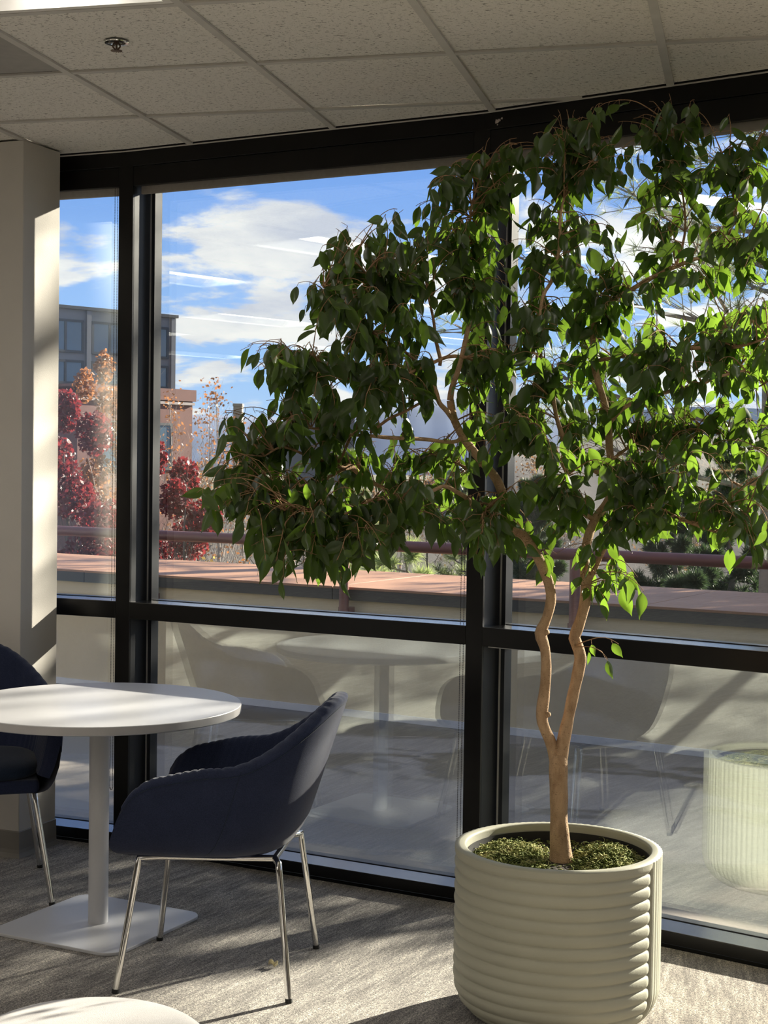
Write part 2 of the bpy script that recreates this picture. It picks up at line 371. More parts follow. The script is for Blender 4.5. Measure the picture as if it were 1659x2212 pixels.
def clip(poly, n, d):
    """keep the part of a 2-D polygon with n.p <= d"""
    out = []
    for i, p in enumerate(poly):
        q = poly[(i + 1) % len(poly)]; a = n[0] * p[0] + n[1] * p[1] - d; b = n[0] * q[0] + n[1] * q[1] - d
        if a <= 0: out.append(p)
        if (a < 0 < b) or (b < 0 < a): t = a / (a - b); out.append((p[0] + (q[0] - p[0]) * t, p[1] + (q[1] - p[1]) * t))
    return out
def crom(pts, step):
    """Catmull-Rom resample of rows of numbers"""
    P = [np.array(p, float) for p in pts]; P = [2 * P[0] - P[1]] + P + [2 * P[-1] - P[-2]]; out = []
    for i in range(1, len(P) - 2):
        a, b, c, d = P[i - 1:i + 3]; n = max(1, int(np.linalg.norm((c - b)[:3]) / step))
        for k in range(n):
            t = k / n; out.append(0.5 * (2 * b + (c - a) * t + (2 * a - 5 * b + 4 * c - d) * t * t + (3 * b - a - 3 * c + d) * t ** 3))
    out.append(P[-2]); return out

# ================================================================ the room
CEIL = 2.737
JOINTS = [(-5.432, 7.193), (-3.919, 6.964), (-2.442, 6.563), (-1.0256, 5.9842), (0.3176, 5.2520), (1.5606, 4.3600), (2.696, 3.334), (3.706, 2.185)]
BAYS = []
for a, b in zip(JOINTS[:-1], JOINTS[1:]):
    t = Vector((b[0] - a[0], b[1] - a[1], 0)); L = t.length; t.normalize(); n = Vector((-t.y, t.x, 0)); n = n if n.y > 0 else -n
    BAYS.append((Vector((*a, 0)), t, n, L))
def in_room_clip(poly, off=0.0):
    for A, t, n, L in BAYS: poly = clip(poly, (n.x, n.y), n.dot(A) + off) if len(poly) > 2 else poly
    return poly
ROOM = [(-13.0, -7.0), (3.706, -7.0)] + list(reversed([tuple(j) for j in JOINTS])) + [(-13.0, 7.9)]

# ---- floor: slab plus loose-laid carpet squares
floor = tag(MB().prism(ROOM, -0.12, -0.008).build('floor', 'carpet'), kind='structure')
ca, sa = math.cos(-0.4991), math.sin(-0.4991); TS = 0.5
for i in range(-11, 9):
    for j in range(0, 17):
        def cp(u, v): x, y = (i + u) * TS, (j + v) * TS; return (x * ca - y * sa, x * sa + y * ca)
        c = cp(.5, .5)
        if not (-3.3 < c[0] < 2.6 and 1.5 < c[1] < 7): continue
        e = 0.0003 / TS; q = in_room_clip([cp(e, e), cp(1 - e, e), cp(1 - e, 1 - e), cp(e, 1 - e)], 0.0)
        if len(q) < 3: continue
        turned = c[0] > 0.62
        MB().prism(q, -0.008, 0.0).build('carpet_tile', 'carpet_turned' if turned else 'carpet', floor)

# ---- ceiling grid: mineral tiles on T bars
GO = Vector((-1.150, 4.213)); GA = Vector((0.235, 0.972)); GB = Vector((0.972, -0.235)); GS = 0.6096
def gp(i, j): p = GO + GB * (i * GS) + GA * (j * GS); return (p.x, p.y)
LIGHTS = [(i, j) for i in (0, -3, -6, -9, -12, -15, 3) for j in (-2, -6, -10)]
light_cells = {(i, j + k) for i, j in LIGHTS for k in (0, 1)}
far = MB().prism(ROOM, 2.86, 2.95); near_cells = []
for i in range(-20, 8):
    for j in range(-18, 8):
        c = gp(i + .5, j + .5)
        if (i, j) in light_cells or c[0] < -13.4: continue
        if -3.1 < c[0] < 2.4 and c[1] > 1.9: near_cells.append((i, j)); continue
        q = clip(clip(clip([gp(i, j), gp(i + 1, j), gp(i + 1, j + 1), gp(i, j + 1)], (1, 0), 3.706), (0, -1), 7.0), (-1, 0), 13.0) if True else None
        q = in_room_clip(q)
        if len(q) > 2: far.prism(q, CEIL + 0.006, CEIL + 0.02)
ceiling = tag(far.build('ceiling', 'ceil_tile'), kind='structure')
for i, j in near_cells:
    e = 0.0105 / GS; q = in_room_clip([gp(i + e, j + e), gp(i + 1 - e, j + e), gp(i + 1 - e, j + 1 - e), gp(i + e, j + 1 - e)], -0.004)
    if len(q) < 3: continue
    if (i, j) == (-1, 0): tag(MB().prism(q, CEIL + 0.007, CEIL + 0.02).build('access_panel', 'smooth_panel', ceiling), 'smooth grey ceiling panel')
    else: MB().prism(q, CEIL + 0.007, CEIL + 0.02).build('ceiling_tile', 'ceil_tile', ceiling)
w = 0.012 / GS
for i in range(-4, 7):
    q = in_room_clip([gp(i - w, -5), gp(i + w, -5), gp(i + w, 6), gp(i - w, 6)], -0.003)
    if len(q) > 2: MB().prism(q, CEIL - 0.001, CEIL + 0.006).build('grid_bar', 'grid', ceiling)
    for j in range(-5, 5):
        c = gp(i + .5, j)
        if not (-3.3 < c[0] < 2.6): continue
        q = in_room_clip([gp(i + w, j - w), gp(i + 1 - w, j - w), gp(i + 1 - w, j + w), gp(i + w, j + w)], -0.003)
        if len(q) > 2: MB().prism(q, CEIL, CEIL + 0.006).build('cross_bar', 'grid', ceiling)

# ---- recessed ceiling lights
def make_light(i, j, label, group=None):
    c = gp(i + .5, j + 1); r = root('ceiling_light', (c[0], c[1], CEIL), label, 'ceiling light', group)
    def P(u, v, z): p = Vector(c) + GB * u + GA * v; return (p.x, p.y, z)
    hu, hv = GS / 2 - 0.014, GS - 0.014
    fr = MB()
    for a, b, d, e in ((-hu, hu, -hv, -hv + .022), (-hu, hu, hv - .022, hv), (-hu, -hu + .022, -hv + .022, hv - .022), (hu - .022, hu, -hv + .022, hv - .022)):
        fr.quadbox(P(a, d, CEIL + .001), Vector(P(b, d, 0)) - Vector(P(a, d, 0)), Vector(P(a, e, 0)) - Vector(P(a, d, 0)), (0, 0, .05))
    fr.build('frame', 'troffer', r)
    a, b = hu - .022, hv - .022; m = MB(); k = 0.11
    m.grid([[P(s * x, -b, z) for x, z in ((a, CEIL + .012), (a * .75, CEIL + .055), (k, CEIL + .075))] for s in (1,)] + [[P(x, b, z) for x, z in ((a, CEIL + .012), (a * .75, CEIL + .055), (k, CEIL + .075))]])
    m.grid([[P(-x, b, z) for x, z in ((a, CEIL + .012), (a * .75, CEIL + .055), (k, CEIL + .075))], [P(-x, -b, z) for x, z in ((a, CEIL + .012), (a * .75, CEIL + .055), (k, CEIL + .075))]])
    m.quadbox(P(-a, -b, CEIL + .08), Vector(P(a, 0, 0)) - Vector(P(-a, 0, 0)), Vector(P(0, b, 0)) - Vector(P(0, -b, 0)), (0, 0, .01))
    m.build('reflector', 'troffer', r)
    rows = [[P(k * math.cos(t) * .98, v, CEIL + .074 - .045 * math.sin(t)) for t in [math.pi * q / 8 for q in range(9)]] for v in (-b + .01, b - .01)]
    tag(MB().grid(rows).build('diffuser', 'lamp', r, True), 'curved glowing diffuser')
    return r
L0 = make_light(0, -2, 'lit recessed ceiling light at the top left corner near the sprinkler', 'recessed ceiling lights')
def copy_tree(o, parent=None):
    c = o.copy(); COL.objects.link(c)
    if parent is not None: c.parent = parent
    for ch in list(o.children): copy_tree(ch, c)
    return c
p0 = Vector(gp(.5, -1))
for i, j in LIGHTS[1:]:
    c = copy_tree(L0); q = gp(i + .5, j + 1); c.location = (q[0], q[1], CEIL)
    c['label'] = 'recessed office ceiling light seen as a white streak in the glass'; c['group'] = 'office lights reflected in the glass'

# ---- sprinkler head
sp = root('sprinkler_head', (-0.793, 4.443, CEIL), 'bronze fire sprinkler head with a round escutcheon in a ceiling tile', 'sprinkler')
S = (-0.793, 4.443)
MB().lathe([(0.022, CEIL + .0065), (0.033, CEIL + .004), (0.036, CEIL + .0005), (0.034, CEIL - .002), (0.026, CEIL - .001), (0.0245, CEIL + .0066)], 40, S, False).build('escutcheon', 'chrome', sp, 40)
tag(MB().lathe([(0.0, CEIL + .006), (0.0245, CEIL + .006)], 32, S, False).build('recess_cup', 'foot', sp), 'dark recessed cup')
b = MB(); b.tube([(S[0], S[1], CEIL + .006), (S[0], S[1], CEIL - .006)], [0.009, 0.008], 12)
for s in (-1, 1): b.tube([(S[0] + s * .008, S[1], CEIL - .003), (S[0] + s * .011, S[1], CEIL - .011), (S[0] + s * .003, S[1], CEIL - .022)], 0.0026, 8)
b.tube([(S[0], S[1], CEIL - .006), (S[0], S[1], CEIL - .022)], 0.003, 8); b.build('frame_arms', 'brass', sp, 40)
b = MB(); b.lathe([(0.0, CEIL - .022), (0.008, CEIL - .022), (0.008, CEIL - .0245), (0.0, CEIL - .0245)], 24, S, False)
for k in range(14):
    a = 2 * math.pi * k / 14; u = Vector((math.cos(a), math.sin(a), 0)); v = Vector((-u.y, u.x, 0)); o = Vector((*S, CEIL - .0245)) + u * .007 - v * .0018
    b.quadbox(o, u * .0095, v * .0036, (0, 0, .0018))
b.build('deflector', 'brass', sp)

# ---- window wall, one bay after another
def bay(k, number, blind=None, chain_z=0.2):
    A, t, n, L = BAYS[k]
    r = root('window_%d' % number, A + t * (L / 2), kind='structure')
    def bx(m, u0, u1, d0, d1, z0, z1): return m.quadbox(A + t * u0 + n * d0 + Vector((0, 0, z0)), t * (u1 - u0), n * (d1 - d0), (0, 0, z1 - z0))
    M2 = 0.033
    bx(MB(), M2, L - M2, 0.0, 0.150, 0.908, 0.973).build('transom', 'frame', r, bevel=0.002)
    bx(MB(), M2, L - M2, 0.002, 0.112, 0.973, 0.9745).build('transom_ledge', 'frame_top', r)
    bx(MB(), M2, L - M2, 0.0, 0.160, 0.012, 0.053).build('sill', 'frame', r, bevel=0.002)
    bx(MB(), M2, L - M2, 0.002, 0.112, 0.053, 0.0545).build('sill_ledge', 'frame_top', r)
    bx(MB(), 0.0, L, 0.012, 0.160, -0.005, 0.0125).build('sill_shoe', 'frame', r)
    bx(MB(), 0.0, L, 0.0, 0.030, 2.676, 2.760).build('head_fascia', 'frame', r, bevel=0.0015)
    bx(MB(), 0.0, L, 0.003, 0.028, 2.600, 2.6745).build('head_fascia', 'frame', r, bevel=0.0015)
    bx(MB(), -0.002, L + .002, -0.004, 0.006, 2.7330, 2.7372).build('ceiling_angle', 'grid', r)
    bx(MB(), 0.0, L, 0.075, 0.160, 2.630, 2.87).build('head', 'frame', r)
    for z0, z1, g0, g1 in ((0.053, 0.908, 0.0, 0.0), (0.973, 2.630, 0.0, 0.0)):
        stop = MB(); bx(stop, M2, M2 + .024, 0.112, 0.158, z0, z1); bx(stop, L - M2 - .024, L - M2, 0.112, 0.158, z0, z1)
        bx(stop, M2 + .024, L - M2 - .024, 0.1185, 0.158, z0, z0 + .004); bx(stop, M2 + .024, L - M2 - .024, 0.112, 0.158, z1 - .014, z1)
        stop.build('glazing_stop', 'frame_in', r)
        bx(MB(), M2 + .003, M2 + .0085, 0.1085, 0.112, z0, z1).build('glazing_bead', 'alu', r)
        bx(MB(), M2 + .010, L - M2 - .010, 0.122, 0.146, z0 + .002, z1 - .002).build('pane', 'glass', r)
    if blind:
        br = root('roller_blind', A + t * (L / 2) + n * .045 + Vector((0, 0, 2.6)), blind, 'roller blind', kind=None)
        hb = MB(); bx(hb, M2 + .012, L - M2 - .004, 0.036, 0.050, 2.572, 2.606); hb.build('hem_bar', 'blind', br, bevel=0.003)
        bx(MB(), M2 + .014, L - M2 - .006, 0.042, 0.044, 2.606, 2.69).build('blind_fabric', 'blind', br)
        ch = MB(); N = 0
        base = A + t * (L - M2 - 0.016) + n * 0.018
        for s in (0, 1):
            z = 2.66
            q = base - t * (0.0125 * s)
            ch.tube([q + Vector((0, 0, 2.66)), q + Vector((0, 0, chain_z))], 0.0006, 3)
            while z > chain_z:
                rr = 0.0022; c = q + Vector((0, 0, z)); b0 = len(ch.v)
                ch.v += [c + Vector(d) * rr for d in ((1, 0, 0), (0, 1, 0), (-1, 0, 0), (0, -1, 0), (0, 0, 1), (0, 0, -1))]
                ch.f += [tuple(b0 + i for i in f) for f in ((0, 1, 4), (1, 2, 4), (2, 3, 4), (3, 0, 4), (1, 0, 5), (2, 1, 5), (3, 2, 5), (0, 3, 5))]
                z -= 0.0062
        ch.tube([base + Vector((0, 0, chain_z)), base - t * .003 + Vector((0, 0, chain_z - .01)), base - t * .0095 + Vector((0, 0, chain_z - .01)), base - t * .0125 + Vector((0, 0, chain_z))], 0.0018, 6)
        tag(ch.build('bead_chain', 'bead', br), 'steel bead chain loop')
    return r
bay(2, 1, 'taupe roller blind rolled up over the narrow pane beside the white column', 0.23)
bay(3, 2, 'taupe roller blind rolled up over the middle bay behind the navy armchair', 0.10)
w3 = bay(4, 3, 'taupe roller blind rolled up over the right bay behind the top of the ficus', 0.10)
bay(0, 4); bay(1, 5); bay(5, 6); bay(6, 7)
for k in range(len(JOINTS)):
    n = (BAYS[max(k - 1, 0)][2] + BAYS[min(k, len(BAYS) - 1)][2]).normalized(); t = Vector((n.y, -n.x, 0)); o = Vector((*JOINTS[k], 0))
    r = root('trim_%d' % (k + 1), o, kind='structure')
    MB().quadbox(o - t * .033 - n * .001 + Vector((0, 0, -.005)), t * .066, n * .012, (0, 0, 2.735)).build('mullion_cap', 'frame', r, bevel=0.0015)
    MB().quadbox(o - t * .033 + n * .011 + Vector((0, 0, -.005)), t * .066, n * .155, (0, 0, 2.78)).build('mullion', 'frame_in', r)
A_, t_, n_, L_ = BAYS[4]
MB().quadbox(A_ + t_ * .036 + n_ * .035 + Vector((0, 0, .9005)), t_ * .12, n_ * .02, (0, 0, .0072)).build('trim_clip', 'white_paint', w3)
# flaked paint on the fascia next to the second mullion
A, t, n, L = BAYS[4]
chip = MB()
for u, z, s in ((.058, 2.700, .010), (.068, 2.703, .007), (.078, 2.708, .005), (.061, 2.689, .003)):
    ps = [A + t * (u + s * rng.uniform(.6, 1.2) * math.cos(a)) - n * .0012 + Vector((0, 0, z + s * rng.uniform(.5, 1.0) * math.sin(a))) for a in np.linspace(0, 2 * math.pi, 7)[:-1]]
    b0 = len(chip.v); chip.v += ps + [p + n * .0012 for p in ps]; chip.f.append(tuple(b0 + i for i in range(6)))
    for i in range(6): chip.f.append((b0 + i, b0 + (i + 1) % 6, b0 + 6 + (i + 1) % 6, b0 + 6 + i))
tag(chip.build('paint_chip', 'chip', w3), 'pale flaked paint')

# ---- column beside the window with its cove base
n0 = BAYS[2][2]; t0 = BAYS[2][1]
def ct(u, d): p = t0 * u + n0 * d; return (p.x, p.y)
tr = t0.dot(Vector((-1.383, 5.800, 0))); dn = 4.846; db = 5.087
colm = tag(MB().prism([ct(tr - .72, dn), ct(tr, dn), ct(tr, db), ct(tr - .72, db)], 0.0, CEIL - .001).build('wall_left', 'plaster', bevel=0.003), kind='structure')
bb = MB(); pr = [(0.006, 0.0), (0.014, 0.0), (0.012, 0.004), (0.007, 0.016), (0.005, 0.030), (0.004, 0.098), (0.0, 0.1015)]
path = lambda o: [(tr - .72, dn - o), (tr + o, dn - o), (tr + o, db)]
rows = [[(*ct(u, d), z) for u, d in path(o)] for o, z in pr[1:]]
bb.grid(rows); tag(bb.build('baseboard_left', 'rubber', None), kind='structure')
# ---- the rest of the shell, behind and beside the camera
tag(MB().box(-13.0, 3.706, -7.12, -7.0, -.1, 2.9).build('wall_back', 'wall_far'), kind='structure')
tag(MB().box(-13.12, -13.0, -7.0, 7.9, -.1, 2.9).build('wall_far_left', 'wall_far'), kind='structure')
tag(MB().box(3.706, 3.83, -7.0, 2.15, -.1, 2.9).build('wall_right', 'wall_far'), kind='structure')
tag(MB().prism([(-13.0, 7.9), (-5.432, 7.193), (-5.432, 7.36), (-13.0, 8.05)], -.1, 2.9).build('wall_front', 'wall_far'), kind='structure')

# ================================================================ furniture
def rrect(hx, hy, r, n=8):
    out = []
    for cx_, cy_, a0 in ((hx - r, hy - r, 0), (-hx + r, hy - r, 90), (-hx + r, -hy + r, 180), (hx - r, -hy + r, 270)):
        for k in range(n + 1): a = math.radians(a0 + 90 * k / n); out.append((cx_ + r * math.cos(a), cy_ + r * math.sin(a)))
    return out
TX, TY = -0.922, 4.969
tb = root('round_table', (TX, TY, 0), 'round white pedestal table with a square base, dappled by sunlight', 'table')
R = 0.462
MB().lathe([(0.0, .7060), (R - .004, .7060), (R - .001, .7075), (R, .7095), (R, .7325), (R - .001, .7342), (R - .003, .7350), (0.0, .7350)], 128, (TX, TY), False).build('tabletop', 'table_top', tb, 30)
tag(MB().lathe([(R + .0004, .7100), (R + .0004, .7320)], 128, (TX, TY), False).build('edge_band', 'edge', tb, True), 'grey-white edge band')
MB().lathe([(0.0325, .0105), (0.0325, .7000), (0.0, .7000)], 48, (TX, TY), False).build('pole', 'white_paint', tb, 40)
MB().lathe([(0.0, .6975), (0.12, .6975), (0.12, .7060), (0.0, .7060)], 40, (TX, TY), False).build('top_plate', 'white_paint', tb, 30)
bp = MB(); a = -0.471; q = [(TX + x * math.cos(a) - y * math.sin(a), TY + x * math.sin(a) + y * math.cos(a)) for x, y in rrect(.252, .252, .06)]
bp.prism(q, 0.0, 0.0105); bp.build('base_plate', 'white_paint', tb, bevel=0.002)

def lerp(x, xs, ys): return float(np.interp(x, xs, ys))
def smooth(x): x = min(1, max(0, x)); return x * x * (3 - 2 * x)
def armchair(label, group):
    """upholstered tub armchair, facing +x, built at the origin"""
    r = root('armchair', (0, 0, 0), label, 'chair', group)
    ZB = 0.386
    def w_at(z): return lerp(z, (.386, .400, .43, .48, .56, .65, .83), (.185, .222, .247, .266, .280, .288, .262))
    def xb_at(z): return lerp(z, (.386, .400, .43, .48, .56, .65, .75, .84), (-.165, -.203, -.232, -.258, -.285, -.312, -.345, -.372))
    def xf_at(z): return lerp(z, (.386, .400, .425, .50, .57, .65), (.245, .272, .282, .252, .220, .190))
    def rim(u):
        z = .652 + .181 * (1 - smooth((u - .04) / .50)) - .040 * smooth((u - .55) / .45)
        if u > .86: z -= .075 * (1 - math.sqrt(max(0, 1 - ((u - .86) / .14) ** 2)))
        return z
    def plan(s, z, inset=0.0):
        u = abs(s); w, xb, xf = w_at(z) - inset, xb_at(z) + inset, xf_at(z); xc = xb + .235 - inset * .5
        if u >= .5: x = xc + (xf - xc) * (u - .5) / .5; y = w
        else:
            th = math.pi / 2 * (1 - u / .5); x = xc - (xc - xb) * math.sin(th) ** .85; y = w * math.cos(th) ** .85
        return x, math.copysign(y, s) if s else 0.0
    NS = 185; S = [(-1 + 2 * k / (NS - 1)) for k in range(NS)]
    rows = []
    outer_v = [0, .03, .07, .13, .22, .34, .48, .62, .76, .88, .96, .995]
    cols = []
    for s in S:
        u = abs(s); zr = rim(u); T = .046 * (1 if u < .90 else math.sqrt(max(.02, 1 - ((u - .90) / .10) ** 2)))
        rib = abs(math.sin(s * 46 * math.pi * .5)) ** .5
        c = []
        for v in outer_v:
            z = ZB + (zr - ZB) * v; x, y = plan(s, z); c.append((x, y, z))
        for k in range(1, 6):
            a = math.pi * k / 6; z = zr + .013 * math.sin(a) * (1 - .12 * (1 - rib)); x, y = plan(s, zr, T * (1 - math.cos(a)) / 2); c.append((x, y, z - .0016 * (1 - rib)))
        for v in (.97, .88, .74, .58, .42, .26, .12):
            z = .43 + (zr - .43) * v; x, y = plan(s, z, T + .0025 * rib + .016 * (1 - v)); c.append((x, y, z))
        cols.append(c)
    MB().grid(cols).build('shell', MAT_F, r, True)
    # underside pan closing the bottom of the shell
    pan = MB(); pr_ = []
    for s in [k / 20 - 1 for k in range(41)]:
        x, y = plan(s, .402); pr_.append((x, y))
    pan.prism([(x * .90, y * .90) for x, y in pr_], .3865, .432); pan.build('seat_pan', MAT_F, r, bevel=0.012)
    # seat cushion
    cu = MB(); nr, ns = 9, 48
    for (k) in range(nr): pass
    rws = []
    for k in range(nr + 1):
        a = -math.pi / 2 + math.pi * k / nr; rr = abs(math.cos(a)) ** .35; zz = .452 + .034 * math.copysign(abs(math.sin(a)) ** .8, math.sin(a))
        row = []
        for q in range(ns):
            t = 2 * math.pi * q / ns; cx_, sy_ = math.cos(t), math.sin(t)
            X = .028 + .222 * rr * math.copysign(abs(cx_) ** .62, cx_); Y = .214 * rr * math.copysign(abs(sy_) ** .62, sy_); row.append((X, Y, zz + .006 * (1 - (X / .25) ** 2)))
        rws.append(row)
    cu.grid(rws, close_u=True); cu.build('seat_cushion', MAT_S, r, True)
    # seams: back to arm, and around the rim
    for sgn in (-1, 1):
        pts = []
        for k in range(15):
            z = .40 + (rim(.47) - .40) * k / 14; x, y = plan(sgn * .47, z, -.0006); pts.append((x, y, z))
        MB().tube(pts, .0011, 5).build('seam', MAT_S, r, True)
    pts = [(*plan(s, rim(abs(s)) - .012, -.0004), rim(abs(s)) - .012) for s in [k / 40 - 1 for k in range(81)]]
    MB().tube(pts, .0012, 5).build('rim_stitch', MAT_S, r, True)
    # chrome legs and seat frame
    fx, rx, ly, fy = .256, -.250, .182, .246
    for sx, X0, X1 in ((1, .205, fx), (-1, -.205, rx)):
        for sy in (1, -1):
            top = (X0, sy * .188, .379); foot = (X1, sy * fy, .004)
            inn = (X0 - sx * .055, sy * .178, .383) if sx > 0 else (X0 + .02, sy * .140, .383)
            d = Vector(foot) - Vector(top)
            pts = crom([inn, (Vector(inn) * .45 + Vector(top) * .55), Vector(top) + Vector((0, 0, .002)), Vector(top) + d * .06, Vector(top) + d * .16, Vector(top) + d * .6, foot], .018)
            lg = MB().tube(pts, .0098, 14).build('leg', 'chrome', r, 60)
            MB().tube([(X1 * 1.0, sy * fy, .0), Vector(foot) - d * .022], .0108, 14).build('rubber_foot', 'foot', lg, 40)
    fr = MB()
    for sy in (1, -1): fr.tube([(.15, sy * .178, .383), (-.185, sy * .140, .383)], .0095, 12)
    fr.tube([(-.185, .140, .383), (-.185, -.140, .383)], .0095, 12); fr.tube([(.13, .176, .383), (.13, -.176, .383)], .0095, 12)
    fr.build('seat_frame', 'chrome', r, 60)
    return r
MAT_F, MAT_S = 'navy', 'navy_seat'
ch1 = armchair('navy fabric armchair on chrome legs, right of the table, sun on its back', 'navy armchairs at the white table')
ch2 = copy_tree(ch1); ch2['label'] = 'navy fabric armchair behind the table at the left edge, its seat cushion in view'
ch1.location = (-0.470, 4.543, 0); ch1.rotation_euler = (0, 0, math.radians(173.5))
ch2.location = (-1.430, 5.350, 0); ch2.rotation_euler = (0, 0, math.radians(-72.6))

# pale pouf at the lower left corner
PX, PY = -0.585, 3.02
pf = root('pouf', (PX, PY, 0), 'pale grey twill pouf with a rounded top, cut off by the lower left corner', 'pouf')
prof = [(0.0, .452), (.10, .4515), (.16, .449), (.20, .444), (.225, .436), (.243, .424), (.253, .408), (.257, .388), (.258, .31), (.256, .10), (.25, .06), (0.0, .06)]
prof = [(r_, z_ - .062 if z_ > .3 else z_) for r_, z_ in prof]; prof = [tuple(p) for p in crom(prof[:8], .008)] + prof[8:]
MB().lathe(list(reversed(prof)), 96, (PX, PY), False).build('upholstery', 'pale_fabric', pf, True)
MB().tube([(PX + .259 * math.cos(a), PY + .259 * math.sin(a), .311) for a in np.linspace(0, 2 * math.pi, 97)], .0022, 6).build('piping', 'pale_fabric', pf, True)
for k in range(4):
    a = math.pi / 4 + k * math.pi / 2; MB().tube([(PX + .18 * math.cos(a), PY + .18 * math.sin(a), 0), (PX + .18 * math.cos(a), PY + .18 * math.sin(a), .066)], .02, 16).build('leg', 'foot', pf, 40)

# ================================================================ planter
QX, QY = 0.500, 4.225
pl = root('planter', (QX, QY, 0), 'round sage grey planter with horizontal and vertical ribs holding the ficus', 'planter')
RO, RI, HT, PITCH = 0.288, 0.256, 0.470, 0.0345
NT, NZ = 420, 200
front = math.atan2(-QY, -QX)                                    # towards the room
TH0, TH1 = front - math.radians(112), front + math.radians(62)
def profile(z):                                                   # outer radius of the plain body
    if z < .11: a = 1 - z / .11; return RO - .095 * (1 - math.sqrt(max(0, 1 - a * a)))
    return RO
V = []; 
for iz in range(NZ + 1):
    z = HT * iz / NZ
    for it in range(NT):
        th = front - math.pi + 2 * math.pi * it / NT
        R0 = profile(z)
        e = min((th - TH0) * RO, (TH1 - th) * RO)                 # arc distance into the horizontally ribbed field
        if e > 0:
            u = ((z + .006) / PITCH) % 1.0 * 2 - 1; fade = math.sqrt(max(0, 1 - max(0, 1 - e / .026) ** 2)); d = -.0105 * (1 - math.sqrt(max(0, 1 - (u * .97) ** 2)) * fade) * (1 if z < HT - .018 else max(.15, (HT - z) / .018))
            if z > HT - .02: d *= .6
        else:
            u = (th * RO / .0212) % 1.0 * 2 - 1; d = -.0062 * (1 - math.sqrt(max(0, 1 - (u * .97) ** 2)))
        r = R0 + d; V.append((QX + r * math.cos(th), QY + r * math.sin(th), z))
V += [(QX + (RO - .0135) * math.cos(front - math.pi + 2 * math.pi * it / NT), QY + (RO - .0135) * math.sin(front - math.pi + 2 * math.pi * it / NT), HT + .0026) for it in range(NT)]
F = []
for iz in range(NZ + 1):
    for it in range(NT):
        k2 = (it + 1) % NT; F.append((iz * NT + it, iz * NT + k2, (iz + 1) * NT + k2, (iz + 1) * NT + it))
Vb = np.array(V) - np.array([QX, QY, 0]); me = np_mesh('body', Vb, F, 'planter', True); link('body', me, pl)
MB().lathe([(RO - .0135, HT + .0026), (RI + .005, HT + .0026), (RI + .001, HT), (RI, HT - .005), (RI, .40)], 160, (QX, QY), False).build('rim', 'planter', pl, 50)
MB().lathe([(RO - .10, .0005), (0.0, .0005)], 48, (QX, QY), False).build('underside', 'planter', pl)
MB().lathe([(RI + .003, .418), (.12, .424), (0.0, .428)], 64, (QX, QY), False).build('soil', 'soil', pl, True)
tag(MB().lathe([(RI - .002, .40), (RI - .002, .449), (RI - .006, .451), (RI - .006, .40)], 120, (QX, QY), False).build('liner', 'foot', pl, 40), 'dark plastic liner')
# moss: mounds of curled strands
mv, mf = [], []
def strand(p, h, turn):
    a = rng.uniform(0, 2 * math.pi); pos = Vector(p); up = rng.uniform(.2, 1.0); pts = [pos.copy()]; st = h / 5
    for k in range(6):
        a += turn * rng.uniform(.5, 1.4); up -= rng.uniform(.05, .45); pos = pos + Vector((math.cos(a), math.sin(a), up)).normalized() * st; pts.append(pos.copy())
    b0 = len(mv); w_ = rng.uniform(.0009, .0019)
    for i, q in enumerate(pts):
        d = (pts[min(i + 1, 6)] - pts[max(i - 1, 0)]); s = d.orthogonal().normalized() * w_; s2 = d.normalized().cross(s)
        mv.extend([q + s, q - s * .5 + s2 * .87, q - s * .5 - s2 * .87])
    for i in range(6):
        for k in range(3): mf.append((b0 + i * 3 + k, b0 + i * 3 + (k + 1) % 3, b0 + i * 3 + 3 + (k + 1) % 3, b0 + i * 3 + 3 + k))
rg = Vector((QY, -QX)).normalized(); fw = Vector((QX, QY)).normalized()
n_str = 0
while n_str < 5200:
    rr = (RI - .006) * math.sqrt(rng.uniform(0, 1)); a = rng.uniform(0, 2 * math.pi); x, y = rr * math.cos(a), rr * math.sin(a)
    if math.hypot(x, y) < .034: continue
    side = x / RI; mound = max(0, .042 * math.exp(-((x + .13) / .085) ** 2 - (y / .16) ** 2)) + max(0, .046 * math.exp(-((x - .14) / .075) ** 2 - ((y - .02) / .15) ** 2))
    if mound < .008 + .004 * rng.uniform() and rng.uniform() > .12: continue
    if y < -.15 and rng.uniform() > .4: continue
    p = Vector((QX, QY)) + rg * x + fw * y; z = .422 + mound * rng.uniform(.2, 1.0)
    tall = rng.uniform() < .06 and x > .05
    strand((p.x, p.y, z), rng.uniform(.03, .055) if tall else rng.uniform(.016, .038), rng.choice([-1, 1]) * rng.uniform(.4, 1.1)); n_str += 1
mo = link('moss', np_mesh('moss', [tuple(v) for v in mv], mf, 'moss'))
tag(mo, 'dry green moss heaped on the soil around the ficus trunk', 'moss', kind='stuff')

# a curled fallen leaf on the carpet
fl = MB(); FX, FY = -0.316, 4.571; rows = []
for i in range(9):
    u = i / 8; w_ = .010 * math.sin(math.pi * min(1, u * .93 + .04)) ** .8; zc = .004 + .009 * abs(math.sin(u * 4.4 + .4))
    rows.append([(FX + .030 * (u - .5), FY - .016 * (u - .5) + s * w_ * .7, zc - (1 - abs(s)) * .003 + abs(s) * .010 * (1 if s > 0 else .4)) for s in (-1, -.5, 0, .5, 1)])
fl.grid(rows); fo_ = fl.build('fallen_leaf', 'dry_leaf', None, True)
sm = fo_.modifiers.new('thick', 'SOLIDIFY'); sm.thickness = .0008; tag(fo_, 'small curled pale dry leaf lying on the carpet by the chair leg', 'leaf')

